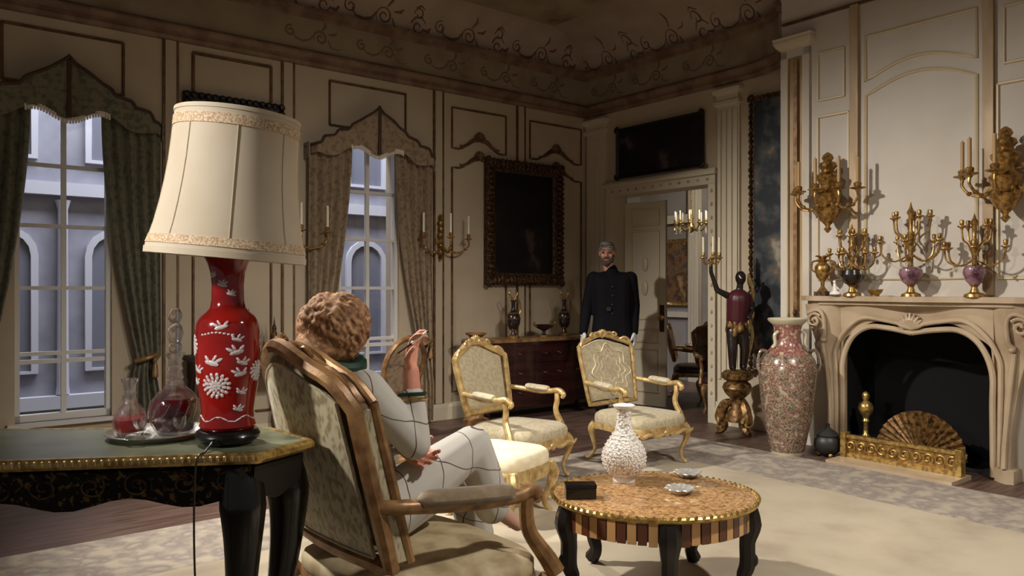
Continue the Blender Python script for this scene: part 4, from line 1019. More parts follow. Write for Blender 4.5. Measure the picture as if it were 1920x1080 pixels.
# ================================================================== COMMODE AND ORNAMENTS
cm = thing('commode', 'dark mahogany commode with gilt-edged top against the window wall', 'commode', P(1.0, .03), PHB)
cw, cdp, chh = .80, .47, .815
def cout(f=0, n=24):   # serpentine plan
    pts = [(-cw-f, 0)]
    for k in range(n+1):
        x = -1+2*k/n; pts.append((x*(cw+f), cdp*(.82+.18*math.cos(x*PI/2)**.8)+f))
    pts.append((cw+f, 0)); return pts
MB().slab(cout(), .12, chh-.03).build('body', 'mahogany', cm, smooth=False)
MB().slab(cout(.02), chh-.03, chh).build('top', 'gilt_dull', cm, smooth=False)
for k in range(3):
    for rw in range(3):
        x = -.5+k*.5; z_ = .17+rw*.2
        yy = cdp*(.82+.18*math.cos(x/cw*PI/2)**.8)
        d = MB().box(x-.225, x+.225, yy-.05, yy+.012-.02*abs(x), z_, z_+.18).build('drawer', 'mahogany', cm, smooth=False)
        for hx in (-.1, .1): MB().tube([(x+hx-.03, yy+.016-.02*abs(x), z_+.1), (x+hx, yy+.035-.02*abs(x), z_+.085), (x+hx+.03, yy+.016-.02*abs(x), z_+.1)], .006, 6).build('handle', 'dark_gilt', d)
for sx in (-1, 1):
    for yy in (.05, cdp*.78):
        MB().tube(bez([(sx*(cw-.04), yy, .16), (sx*(cw-.02), yy, .08), (sx*(cw-.05), yy, .03), (sx*(cw-.03), yy, .012)], 4), [.03]*7+[.018]*3+[.022]*3, 8).build('foot', 'mahogany', cm)
    MB().tube([(sx*(cw-.005), cdp*.82, .15), (sx*(cw+.012), cdp*.84, .5), (sx*(cw-.0), cdp*.83, chh-.05)], [.012, .02, .014], 8).build('corner_mount', 'dark_gilt', cm)
def ewer(label, s, t_):
    t = thing('ewer', label, 'ewer', P(s, t_, chh), PHB, 'ewers on the commode')
    MB().lathe([(.0, 0), (.055, 0), (.058, .02), (.03, .04), (.02, .075), (.045, .10), (.07, .15), (.078, .205), (.065, .25), (.03, .285), (.022, .31), (.02, .37), (.03, .40), (.0, .405)], 24).build('body', 'dark_figure', t)
    MB().lathe([(.056, .0), (.066, .0), (.066, .022), (.04, .034)], 24).build('foot', 'bronze', t)
    for zz, r in ((.205, .081), (.26, .062), (.09, .04)): MB().lathe([(r-.008, zz-.008), (r, zz), (r-.008, zz+.008)], 24).build('gilt_band', 'bronze', t)
    MB().tube(bez([(-.06, 0, .23), (-.10, 0, .30), (-.07, 0, .42), (-.02, 0, .40)], 6), .008, 6).build('handle', 'bronze', t)
    for sg in (-1, 1): MB().tube(bez([(0, 0, .39), (sg*.03, 0, .43), (sg*.055, 0, .475), (sg*.03, 0, .50)], 5), lerps([.012, .006], 16), 6).build('spout_leaf', 'bronze', t)
ewer('dark bronze ewer at the left of the commode top', 1.36, .30); ewer('dark bronze ewer at the right of the commode top beside the butler', .635, .30)
tz = thing('tazza', 'low footed dish with side handles between the two ewers', 'dish', P(.935, .30, chh), PHB)
MB().lathe([(.0, 0), (.05, 0), (.052, .015), (.02, .03), (.016, .06), (.04, .075), (.09, .10), (.112, .128), (.106, .13), (.08, .11), (.0, .095)], 28).build('bowl', 'dark_figure', tz)
MB().lathe([(.052, 0), (.06, 0), (.06, .016), (.05, .02)], 24).build('foot', 'bronze', tz)
for sg in (-1, 1): MB().tube(bez([(sg*.09, 0, .11), (sg*.14, 0, .13), (sg*.16, 0, .155), (sg*.12, 0, .15)], 5), .007, 6).build('handle', 'bronze', tz)
ur = thing('pedestal_urn', 'wide-rimmed stone urn on a column behind the plain gilt armchair', 'urn', P(1.93, .42), PHB)
MB().lathe([(.0, 0), (.13, 0), (.13, .05), (.085, .07), (.075, .1), (.07, .58), (.09, .60), (.1, .64), (.0, .64)], 20).build('pedestal', 'gilt_dull', ur)
MB().lathe([(.0, .64), (.06, .64), (.05, .67), (.035, .69), (.06, .72), (.075, .78), (.07, .82), (.06, .85), (.075, .875), (.105, .89), (.105, .905), (.09, .905), (.06, .88), (.0, .87)], 24).build('bowl', 'gilt_dull', ur)

# console and jar behind the lamp
cs = thing('console_table', 'dark console against the window wall behind the lamp', 'console', P(4.18, .03), PHB)
MB().box(-.42, .42, 0, .38, .77, .81).build('top', 'ebony_dull', cs, smooth=False)
MB().box(-.39, .39, .01, .35, .62, .77).build('frieze', 'wood_dark', cs, smooth=False)
for sx in (-1, 1):
    for yy in (.05, .32): MB().tube(bez([(sx*.36, yy, .64), (sx*.38, yy, .45), (sx*.34, yy, .2), (sx*.37, yy, .012)], 4), lerps([.03, .018], 13), 8).build('leg', 'wood_dark', cs)
jr = thing('ginger_jar', 'blue and white lidded jar behind the red lamp neck', 'jar', P(4.13, .2, .81), PHB)
MB().lathe([(.0, 0), (.06, 0), (.075, .03), (.10, .1), (.11, .17), (.10, .23), (.07, .265), (.055, .275), (.0, .275)], 28).build('body', 'blue_white', jr)
MB().lathe([(.06, .27), (.065, .28), (.062, .31), (.04, .335), (.015, .345), (.016, .36), (.01, .375), (.0, .38)], 24).build('lid', 'blue_white', jr)
fn = thing('table_finial', 'small dark turned ornament on the console behind the chair crest', 'ornament', P(3.90, .2, .81), PHB)
MB().lathe([(.0, 0), (.05, 0), (.045, .03), (.018, .05), (.03, .09), (.035, .13), (.015, .18), (.02, .2), (.008, .24), (.0, .31)], 20).build('turned_body', 'dark_gilt', fn)
MB().lathe([(.05, 0), (.058, 0), (.058, .015), (.05, .02)], 20).build('foot', 'bronze', fn)

# ================================================================== FLOOR VASE, TORCHERE
fv = thing('floor_vase', 'tall red and cream patterned floor vase beside the fireplace', 'vase', (2.24, 6.29, 0))
vp = [(.0, .0), (.115, .0), (.13, .03), (.145, .10), (.175, .25), (.205, .42), (.222, .58), (.228, .68), (.215, .765), (.18, .82), (.135, .86), (.11, .90), (.102, .96), (.108, 1.03), (.125, 1.07)]
MB().lathe(vp[:10]+[(.0, .82)], 48).build('body', 'imari', fv)
MB().lathe([(.175, .815)]+vp[10:]+[(.0, 1.07)], 48).build('neck', 'imari_neck', fv)
MB().lathe([(.12, 1.055), (.152, 1.085), (.156, 1.10), (.148, 1.106), (.10, 1.08), (.0, 1.04)], 48).build('rim', 'cream_glaze', fv)
for zz, r in ((.735, .2235), (.10, .1475)): MB().lathe([(r-.008, zz-.012), (r, zz), (r-.008, zz+.012)], 48).build('cream_band', 'imari_neck', fv)
MB().lathe([(.10, .0), (.12, .0), (.132, .028), (.12, .03)], 48).build('foot', 'cream_glaze', fv)
for sg in (-1, 1):
    MB().tube(bez([(sg*.17, -.02, .83), (sg*.215, -.02, .845), (sg*.24, -.02, .80), (sg*.245, -.02, .72), (sg*.225, -.02, .66)], 5), lerps([.016, .011, .016], 21), 8).build('handle', 'imari', fv)
    MB().tube(bez([(sg*.095, -.06, 1.0), (sg*.125, -.06, .97), (sg*.12, -.06, .9), (sg*.14, -.05, .87)], 5), .013, 8).build('neck_handle', 'cream_glaze', fv)

TR = P(.36, 2.36); tr_ = thing('torchere', 'gilt torchere with a dark carved figure raising a candle branch by the door', 'torchere', TR, 0)
# local frame: world axes (camera along +y)
mb = MB().lathe([(.0, .12), (.10, .12), (.09, .2), (.055, .26), (.06, .33), (.11, .38), (.135, .43), (.12, .47), (.08, .5), (.0, .5)], 18); mb.build('column', 'dark_gilt2', tr_)
for k in range(3):
    a = -PI/2+.3+2*PI*k/3; c, s_ = math.cos(a), math.sin(a)
    pp = bez([(c*.04, s_*.04, .30), (c*.11, s_*.11, .27), (c*.15, s_*.15, .16), (c*.12, s_*.12, .09), (c*.15, s_*.15, .04), (c*.20, s_*.20, .03)], 6)
    f_ = MB().tube(pp, lerps([.03, .05, .055, .045, .04, .026], len(pp)), 8).build('scroll_foot', 'dark_gilt2', tr_)
    sp_ = spiral(1.5, .008, .05, 0, 0, 0); MB().tube([(c*.17-s_*x*1.2, s_*.17+c*x*1.2, .13+z_*1.2) for x, z_ in sp_], .014, 6).build('volute', 'gilt', f_)
MB().lathe([(.0, .49), (.09, .49), (.14, .52), (.145, .56), (.11, .59), (.0, .60)], 20).build('cushion', 'dark_gilt2', tr_)
fg = MB()   # carved figure standing on the cushion
hip, ch_, nk, hd = (0, 0, .98), (.01, -.01, 1.22), (.015, -.01, 1.34), (.025, -.02, 1.42)
fg.chain([(-.045, -.01, .62), (-.055, -.04, .78), (-.045, 0, .95)], [.034, .044, .058]); fg.chain([(.06, .01, .62), (.065, -.02, .79), (.05, 0, .95)], [.034, .044, .058])
fg.cap((-.035, -.01, .61), .02, (-.045, -.06, .605), .016); fg.cap((.05, 0, .61), .02, (.06, -.05, .605), .016)
fg.cap(hip, .075, ch_, .082); fg.cap(ch_, .07, (.015, -.01, 1.30), .05); fg.cap((.015, -.01, 1.30), .032, hd, .03); fg.ell((.025, -.022, 1.445), (.05, .058, .066)); fg.ell((.02, -.075, 1.435), (.012, .018, .016))
fg.chain([(-.085, 0, 1.28), (-.19, -.02, 1.33), (-.25, -.03, 1.50)], [.034, .026, .019]); fg.cap((-.25, -.03, 1.50), .02, (-.25, -.03, 1.56), .018)
fg.chain([(.095, 0, 1.28), (.13, -.02, 1.15), (.08, -.09, 1.08)], [.034, .026, .02])
organic(fg, 'carved_figure', 'dark_figure', tr_, .009, 2)
tn = MB(); tn.cap((0, 0, 1.06), .098, (.01, -.01, 1.24), .106); tn.cap((.09, 0, 1.27), .045, (.11, -.01, 1.21), .04); organic(tn, 'tunic', 'maroon', tr_, .009, 2)
sk = MB()
for k in range(9): a = 2*PI*k/9; sk.cap((.06*math.cos(a), .06*math.sin(a), 1.05), .032, (.085*math.cos(a), .085*math.sin(a), .92+.04*(k % 3)), .026)
sk.ell((0, 0, 1.06), (.085, .085, .035)); organic(sk, 'skirt', 'dark_gilt2', tr_, .009, 2)
mb = MB()
for x, z_ in ((.13, 1.42), (.16, 1.34), (.14, 1.26), (.16, 1.12), (.12, 1.0)): mb.ell((x, .06, z_), (.02, .015, .06), 8, 6)
mb.tube(bez([(.12, .06, 1.48), (.17, .06, 1.3), (.13, .06, 1.1), (.16, .06, .9), (.1, .05, .66)], 6), .014, 6); mb.build('gilt_foliage', 'gilt', tr_)
cb = MB(); cb.tube([(-.25, -.03, 1.545), (-.25, -.03, 1.62)], .012, 8); cb.ell((-.25, -.03, 1.60), .026)
for x, y in ((-.075, -.02), (0, -.08), (.075, -.01)):
    cb.tube(bez([(-.25, -.03, 1.59), (-.25+x*.7, -.03+y*.7, 1.57), (-.25+x, -.03+y, 1.61)], 4), .008, 6); cup(cb, -.25+x, -.03+y, 1.605, .8)
cb = cb.build('candle_branch', 'bronze', tr_)
for x, y in ((-.075, -.02), (0, -.08), (.075, -.01)): candle(cb, -.25+x, -.03+y, 1.675, .14, .010)

# ================================================================== FIREPLACE
fp = thing('mantelpiece', 'pink-beige marble mantelpiece with an arched opening and carved scrolls', 'fireplace', P(BS+.002, FC, 0), PHR)
# local: x to viewer left, y out, z up
MW, OW = .84, .56
def shelf_o(f=0):
    pts = [(-MW-.02-f, 0)]
    for k in range(25):
        x = -1+2*k/24; pts.append((x*(MW+.02+f), .20+.05*math.cos(x*PI*2)*(1-abs(x))**.3+f-.05*max(0, abs(x)-.85)/.15))
    pts.append((MW+.02+f, 0)); return pts
MB().slab(shelf_o(.02), 1.245, 1.285).build('shelf', 'marble', fp, smooth=False)
MB().slab(shelf_o(-.02), 1.215, 1.245).build('shelf_moulding', 'marble', fp, smooth=False)
def arch(x):
    a = abs(x)
    if a > OW-.001: return 0.0
    r = .30; top = 1.03+.07*math.sin(min(a/(OW-.12), 1)*PI)**1.0*.9
    if a > OW-r: return max(0.0, (top-.16)+.16*math.sqrt(max(0, 1-((a-(OW-r))/r)**2))-0.0) if a < OW-.004 else .80
    return top
n_ = 60; R = []
xs = [-OW+2*OW*k/n_ for k in range(n_+1)]
R = [[(x, y, z_) for y, z_ in ((.02, 1.215), (.115, 1.215), (.10, max(arch(x), .72)), (.02, max(arch(x), .72)))] for x in xs]
MB().rings(R).build('arched_frieze', 'marble', fp, smooth=True)
for sx in (-1, 1):
    # tapering console jambs
    R = []
    for z_, xo, d, xi in ((.0, .70, .17, OW), (.09, .70, .17, OW), (.10, .67, .14, OW), (.35, .67, .12, OW), (.65, .71, .11, OW), (.85, .76, .125, OW), (1.0, .80, .15, OW), (1.12, .83, .18, OW), (1.215, .84, .19, OW)):
        R.append([(sx*xi, .01, z_), (sx*xi, d*.6, z_), (sx*(xi+.05), d*.85, z_), (sx*(xi+(xo-xi)*.65), d, z_), (sx*xo, d*.9, z_), (sx*xo, .01, z_)])
    j = MB().rings(R).build('jamb', 'marble', fp)
    pp = bez([(sx*.60, .115, .1), (sx*.60, .105, .4), (sx*.605, .11, .7), (sx*.60, .12, .85), (sx*.52, .125, 1.0), (sx*.38, .125, 1.11), (sx*.2, .12, 1.10), (sx*.0, .12, 1.06)], 6)
    MB().tube(pp, .018, 8).build('arch_moulding', 'marble', j)
    pp = bez([(sx*.555, .095, .02), (sx*.55, .095, .5), (sx*.548, .10, .76), (sx*.47, .105, .95), (sx*.34, .105, 1.04), (sx*.18, .105, 1.04), (sx*.0, .105, 1.01)], 6)
    MB().tube(pp, .022, 8).build('inner_moulding', 'marble', j)
    pp = [(sx*(.75+x), .19, 1.08+z_) for x, z_ in spiral(1.4, .01, .065, 0, 0, 0)]
    MB().tube(pp, .013, 6).build('volute', 'marble', j)
    pp = bez([(sx*.81, .19, 1.14), (sx*.72, .195, 1.17), (sx*.67, .19, 1.12), (sx*.67, .17, .98), (sx*.70, .15, .93)], 5)
    MB().tube(pp, lerps([.018, .014, .02], len(pp)), 8).build('acanthus', 'marble', j)
    MB().ell((sx*.69, .15, .925), .026).build('scroll_eye', 'marble', j)
    pp = bez([(sx*.70, .14, .9), (sx*.665, .125, .6), (sx*.64, .13, .3), (sx*.64, .16, .1)], 5); MB().tube(pp, .018, 8).build('jamb_rib', 'marble', j)
mb = MB()
for k in range(-4, 5):
    a = k*.32; mb.tube([(0, .12, 1.04), (math.sin(a)*.06, .14, 1.04+math.cos(a)*.07), (math.sin(a)*.10, .13, 1.04+math.cos(a)*.12)], [.01, .018, .008], 6)
mb.build('centre_shell', 'marble', fp)
hs = tag(MB().box(-.455, .455, .21, .535, .0, .03).build('hearth_stone', 'marble', None, P(BS, FC), PHR, False), 'flat stone hearth slab in front of the fireplace', 'hearth')
fe = thing('fire_fender', 'low pierced brass fender along the hearth', 'fender', P(BS, FC, .031), PHR)
MB().box(-.42, .42, .285, .33, 0, .03).build('base_rail', 'brass', fe, smooth=False)
MB().box(-.42, .42, .285, .33, .15, .175).build('top_rail', 'brass', fe, smooth=False)
MB().box(-.41, .41, .30, .312, .03, .15).build('pierced_panel', 'bronze', fe, smooth=False)
for k in range(10):
    x = -.37+k*.0822; MB().tube([(x+a, .32, .09+b) for a, b in spiral(1.3, .008, .04, 0, 0, k)], .006, 6).build('fender_scroll', 'brass', fe)
for sx in (-1, 1): MB().box(sx*.42-.02, sx*.42+.02, .27, .345, 0, .19).build('end_post', 'brass', fe, smooth=False)
an = thing('andiron', 'turned brass andiron with a ball finial inside the fireplace', 'andiron', P(BS-.02, FC-.42, .0125), PHR)
MB().lathe([(.0, .0), (.06, .0), (.055, .03), (.02, .05), (.022, .12), (.035, .14), (.02, .16), (.018, .24), (.03, .26), (.022, .28), (.03, .30), (.055, .34), (.06, .37), (.05, .40), (.02, .425), (.028, .45), (.03, .47), (.02, .49), (.0, .5)], 20).build('turned_post', 'brass', an)
MB().box(-.012, .012, -.24, 0, .10, .125).build('log_bar', 'pewter', an, smooth=False)
fs = thing('fan_fire_screen', 'pleated brass fan fire screen standing in the fireplace', 'fire screen', P(BS-.03, FC, .0125), PHR)
R = []
for k in range(37):
    a = PI*k/36; y = .012*(1 if k % 2 else -1); R.append([(.05*math.cos(a), y*.2, .05+.05*math.sin(a)), (.34*math.cos(a), y, .05+.34*math.sin(a)), (.34*math.cos(a), y+.004, .05+.34*math.sin(a)), (.05*math.cos(a), y*.2+.004, .05+.05*math.sin(a))])
MB().rings(R).build('pleated_fan', 'dark_gilt2', fs, smooth=False)
MB().box(-.10, .10, -.03, .03, 0, .05).build('foot', 'brass', fs, smooth=False)
pt = thing('lidded_pot', 'dark pewter lidded pot on the floor between floor vase and fireplace', 'pot', (2.53, 6.20, 0))
MB().lathe([(.0, .015), (.05, .015), (.085, .04), (.106, .09), (.102, .14), (.08, .165), (.0, .165)], 28).build('pot_body', 'pewter', pt)
MB().lathe([(.085, .165), (.09, .175), (.06, .205), (.03, .22), (.015, .24), (.02, .26), (.0, .27)], 28).build('lid', 'pewter', pt)
for k in range(3): a = 2*PI*k/3+.5; MB().ell((.065*math.cos(a), .065*math.sin(a), .02), .02).build('foot', 'brass', pt)

# ---- mantel ornaments (along t, on the shelf)
ZM = 1.2855
def on_mantel(t_, y=.145): return P(BS+y, t_, ZM)
un = thing('gilt_urn', 'gilt two-handled urn at the left end of the mantel', 'urn', on_mantel(3.25), PHR)
MB().box(-.05, .05, -.05, .05, 0, .035).build('plinth', 'dark_gilt', un, smooth=False)
MB().lathe([(.0, .035), (.045, .035), (.03, .055), (.014, .08), (.018, .12), (.045, .15), (.062, .20), (.062, .24), (.045, .265), (.03, .275), (.045, .295), (.05, .30), (.0, .302)], 24).build('body', 'bronze', un)
for sg in (-1, 1): MB().tube(bez([(sg*.05, 0, .19), (sg*.095, 0, .22), (sg*.09, 0, .28), (sg*.04, 0, .29)], 5), .008, 6).build('handle', 'bronze', un)
for k in range(5): a = 2*PI*k/5; MB().tube([(0, 0, .29), (.03*math.cos(a), .03*math.sin(a), .325), (.065*math.cos(a), .065*math.sin(a), .33)], [.012, .01, .004], 6).build('leaf', 'bronze', un)
def candelabrum(label, t_, h, arms, spread, bowl, m2='purple_glaze'):
    t = thing('candelabrum', label, 'candelabrum', on_mantel(t_), PHR, 'candelabra on the mantel')
    MB().lathe([(.0, 0), (.07, 0), (.065, .02), (.03, .035), (.02, .07), (.03, .085), (.0, .09)], 20).build('base', 'bronze', t)
    MB().lathe([(.0, .08), (.03, .085), (bowl*.75, .115), (bowl, .17), (bowl*.9, .205), (bowl*.5, .225), (.0, .23)], 24).build('porcelain_bowl', m2, t)
    MB().lathe([(.0, .22), (.016, .22), (.02, h*.6), (.03, h*.65), (.012, h*.7), (.018, h*.85), (.03, h*.88), (.012, h*.93), (.0, h)], 14).build('stem', 'bronze', t)
    for k in range(arms):
        a = 2*PI*k/arms+.3; lv = .55+.25*(k % 2); r = spread*(1 if k % 2 == 0 else .62); x, y = r*math.cos(a), r*math.sin(a)*.38
        pp = bez([(0, 0, h*.45), (x*.5, y*.5, h*(lv-.18)), (x*.9, y*.9, h*(lv-.12)), (x, y, h*lv)], 5)
        mb = MB().tube(pp, .007, 6); cup(mb, x, y, h*lv, .75); o = mb.build('arm', 'bronze', t)
        MB().ell((x*.7, y*.7, h*(lv-.22)), (.012, .012, .022), 8, 6).build('crystal_drop', 'crystal', o)
    return t
candelabrum('crystal-hung gilt candelabrum over a dark porcelain bowl on the mantel', 3.50, .58, 12, .185, .095, 'dark_figure')
candelabrum('tall gilt candelabrum near the middle of the mantel', 3.96, .72, 10, .23, .085)
candelabrum('crystal-hung gilt candelabrum at the right of the mantel', 4.40, .60, 9, .20, .075)
bw = thing('gilt_bowl', 'small shiny gilt bowl on the mantel edge', 'bowl', on_mantel(3.70, .17), PHR)
MB().lathe([(.0, 0), (.03, 0), (.03, .01), (.05, .03), (.06, .055), (.055, .055), (.04, .02), (.0, .015)], 20).build('bowl_body', 'brass', bw)
MB().lathe([(.028, 0), (.034, 0), (.034, .008), (.028, .01)], 20).build('foot', 'brass', bw)
sp2 = thing('figurine', 'small pink and white porcelain figurine between urn and candelabrum', 'figurine', on_mantel(3.385, .19), PHR)
mb = MB().ell((0, 0, .02), (.05, .035, .022)); mb.cap((0, 0, .03), .02, (.005, 0, .09), .014); mb.ell((.007, 0, .115), .014); mb.cap((-.01, -.005, .075), .006, (-.03, -.01, .05), .005); organic(mb, 'figure', 'porcelain', sp2, .004, 1)
MB().ell((0, 0, .008), (.055, .04, .008)).build('base', 'purple_glaze', sp2)
# bell pull in the gilt strip
bpull = thing('bell_pull', 'hanging bell pull with a dark tassel left of the mantel', 'bell pull', P(BS+.033, 2.935, 0), PHR)
MB().box(-.018, .018, 0, .006, 1.16, 3.34).build('ribbon', 'gilt_dull', bpull, smooth=False)
MB().lathe([(.0, 1.0), (.024, 1.01), (.02, 1.09), (.01, 1.11), (.018, 1.13), (.012, 1.16), (.0, 1.17)], 12, (0, .01, 0)).build('tassel', 'dark_gilt', bpull)

# ================================================================== NEXT ROOM FURNITURE
framed('painting', 'gilt framed figure painting on the wall beyond the open door', P(-2.59, -.76, 1.58), PHR, .50, .98, .05, 'canvas_gold', 'brass', carve=False)
p5 = dict(small); p5.update(wood='gilt_dull', front='canvas_gold', back='wood_dark', seat='wood_dark', pad='gilt_dull')
armchair('gilt_armchair', 'dim gilt armchair facing the doorway in the room beyond', P(-1.35, .55), PHR+2.2, p5, 'armchairs in the room beyond')
armchair('gilt_armchair', 'dim gilt armchair with a round back right of the doorway in the room beyond', P(-.75, 1.42), PHR+.9, p5, 'armchairs in the room beyond')
ch = thing('chandelier', 'crystal and gilt chandelier hanging in the room beyond the door', 'chandelier', P(-1.5, .35, 2.05), 0)
MB().tube([(0, 0, .3), (0, 0, 1.249)], .01, 6).build('chain', 'brass', ch)
MB().lathe([(.0, 0), (.04, .02), (.06, .08), (.03, .14), (.04, .2), (.02, .3), (.0, .31)], 14).build('stem', 'brass', ch)
for k in range(10):
    a = 2*PI*k/10; x, y = .2*math.cos(a), .2*math.sin(a)
    mb = MB().tube(bez([(0, 0, .1), (x*.6, y*.6, .03), (x, y, .1)], 5), .008, 6); cup(mb, x, y, .1, .8); o = mb.build('arm', 'brass', ch)
    candle(o, x, y, .155, .12); MB().lathe([(.0, -.08), (.012, -.05), (.008, 0), (.0, .02)], 6, (x, y, .06)).build('crystal_drop', 'crystal', o)

# ================================================================== PEOPLE
def hand(mb, wrist, d, th, curl=.35, spread=.05, size=1.0, extra=0.0, thumb=.5):
    """wrist point, finger direction, thumb-side direction; palm side is d x th"""
    w_ = Vector(wrist); y = Vector(d).normalized(); x = Vector(th); x = (x-y*x.dot(y)).normalized(); n = y.cross(x)
    S = size
    lens = [(.040, .025, .020), (.044, .028, .021), (.041, .026, .020), (.032, .020, .017)]
    for i in range(4):
        off = x*(.030-.020*i)*S; kn = w_+y*(.082-.004*abs(i-1))*S+off
        mb.cap(w_+y*.01*S+off*.55, (.0145+extra)*S, kn, (.0115+extra)*S, 10, 3)
        p = kn; an = curl*.5; sa = spread*(1.5-i)
        for k, l in enumerate(lens[i]):
            dr = (y*math.cos(an)+n*math.sin(an)+x*sa).normalized(); q = p+dr*l*S
            mb.cap(p, (.0095-.0008*k+extra)*S, q, (.0087-.0008*k+extra)*S, 10, 3); p = q; an += curl
    b = w_+y*.02*S+x*.022*S
    q1 = b+(x*.75+y*.65+n*.3*thumb).normalized()*.04*S; q2 = q1+(x*.45+y*.9+n*thumb).normalized()*.032*S; q3 = q2+(x*.1+y*.9+n*thumb*1.4).normalized()*.025*S
    mb.chain([b, q1, q2, q3], [(.015+extra)*S, (.0115+extra)*S, (.0105+extra)*S, (.009+extra)*S], 10)
def head(mb, c, f, up=(0, 0, 1), S=1.0):
    """c: centre of the skull; f: face direction"""
    y = Vector(f).normalized(); z_ = Vector(up); z_ = (z_-y*z_.dot(y)).normalized(); x = y.cross(z_)
    rot = Matrix((x, y, z_)).transposed(); c = Vector(c)
    def pt(a, b, d): return c+rot @ Vector((a*S, b*S, d*S))
    mb.ell(pt(0, -.012, .035), (.075*S, .092*S, .085*S), 16, 12, rot)
    mb.ell(pt(0, .018, -.03), (.060*S, .070*S, .085*S), 16, 12, rot)
    mb.ell(pt(0, .05, -.09), (.032*S, .03*S, .026*S), 12, 8, rot)                                   # chin
    mb.cap(pt(0, .082, .018), .010*S, pt(0, .108, -.025), .0145*S, 10); mb.ell(pt(0, .098, -.028), (.018*S, .014*S, .010*S), 10, 6, rot)   # nose
    mb.cap(pt(-.04, .073, .03), .011*S, pt(.04, .073, .03), .011*S, 10)                              # brow
    for sg in (-1, 1):
        mb.ell(pt(sg*.042, .058, -.025), (.022*S, .02*S, .02*S), 10, 6, rot)                          # cheeks
        mb.ell(pt(sg*.078, -.012, -.005), (.010*S, .02*S, .032*S), 10, 6, rot)                        # ears
    mb.cap(pt(-.02, .082, -.062), .008*S, pt(.02, .082, -.062), .008*S, 8)                          # lips
    return pt, rot

# ---- the butler
man = thing('person', 'man in a black high-collared coat and white gloves standing by the door', 'person', (1.035, 7.99, 0))
hc = (-.055, -.02, 1.705); face = (-.22, -1, -.02)
mb = MB(); pt, rot = head(mb, hc, face)
mb.chain([(-.045, -.0, 1.64), (-.03, .01, 1.52), (0, .01, 1.44)], [.055, .058, .08])
mb.cap((-.11, .01, 1.42), .085, (.11, .01, 1.42), .085); mb.cap((-.08, 0, 1.38), .10, (-.07, 0, .98), .10); mb.cap((.08, 0, 1.38), .10, (.07, 0, .98), .10)
armL = [(-.19, .01, 1.45), (-.255, .03, 1.17), (-.30, -.03, .90)]; armR = [(.19, .01, 1.45), (.235, .04, 1.17), (.222, -.02, .90)]
for a in (armL, armR): mb.chain(a, [.05, .04, .028])
legs = [[(-.085, 0, .95), (-.10, -.01, .50), (-.105, .03, .09)], [(.085, 0, .95), (.10, -.01, .50), (.105, .03, .09)]]
for l in legs: mb.chain(l, [.085, .055, .04]); mb.cap((l[2][0], .04, .05), .035, (l[2][0], -.12, .035), .03)
hand(mb, armL[2], (-.05, -.12, -1), (.3, -1, 0), .3); hand(mb, armR[2], (.05, -.12, -1), (-.3, -1, 0), .3)
organic(mb, 'body', 'skin_man', man, .0075, 2)
mb = MB()
mb.cap((-.115, .01, 1.42), .10, (.115, .01, 1.42), .10)
for x in (-.085, 0, .085): mb.cap((x, .0, 1.36), .122, (x*.9, .0, 1.06), .118); mb.cap((x*.9, 0, 1.06), .118, (x*1.1, .0, .80), .135)
for a in (armL, armR): mb.chain(a, [.074, .060, .047])
mb.chain([(-.012, .008, 1.53), (0, .01, 1.46)], [.072, .085])
organic(mb, 'coat', 'black_cloth', man, .011, 3)
mb = MB()
for l in legs: mb.chain([(l[0][0], 0, .86), l[1], (l[2][0], .03, .10)], [.11, .078, .066])
organic(mb, 'trousers', 'black_cloth', man, .012, 2)
for l in legs:
    mb = MB(); mb.cap((l[2][0], .05, .055), .048, (l[2][0], -.13, .045), .040); mb.cap((l[2][0], .04, .05), .048, (l[2][0], .03, .12), .05); organic(mb, 'shoe', 'ebony', man, .008, 2)
for a, th, dr in ((armL, (.3, -1, 0), (-.05, -.12, -1)), (armR, (-.3, -1, 0), (.05, -.12, -1))):
    mb = MB(); hand(mb, a[2], dr, th, .3, extra=.004, size=1.08); mb.cap(a[2], .038, (a[2][0], a[2][1], a[2][2]-.03), .034); organic(mb, 'glove', 'glove', man, .005, 1)
mb = MB(); mb.ell(pt(0, -.02, .055), (.082, .098, .080), 16, 10, rot)
for sg in (-1, 1): mb.cap(pt(sg*.074, -.01, .05), .018, pt(sg*.078, -.015, -.02), .012)
mb.ell(pt(0, -.06, -.01), (.07, .055, .07), 12, 8, rot); mb.ell(pt(.01, .045, .095), (.06, .045, .03), 12, 8, rot)
organic(mb, 'hair', 'hair_grey', man, .006, 1)
mb = MB()
for sg in (-1, 1): mb.chain([pt(sg*.062, .03, -.03), pt(sg*.05, .055, -.075), pt(0, .075, -.105)], [.016, .022, .028])
mb.cap(pt(-.028, .092, -.048), .009, pt(.028, .092, -.048), .009); mb.ell(pt(0, .062, -.11), (.035, .028, .026), 10, 8, rot)
organic(mb, 'beard', 'beard', man, .006, 1)
for sg in (-1, 1):
    MB().ell(pt(sg*.032, .080, .008), (.012, .008, .008), 10, 6, rot).build('eye', 'eye', man)
    MB().cap(pt(sg*.014, .088, .036), .005, pt(sg*.05, .074, .034), .004, 6).build('eyebrow', 'beard', man)
for k in range(6): MB().ell((-.012, -.128+.004*k, 1.36-k*.09), (.011, .006, .011), 10, 6).build('button', 'button', man)
MB().box(-.075, -.03, -.133, -.126, 1.115, 1.155).build('belt_buckle', 'button', man, smooth=False)

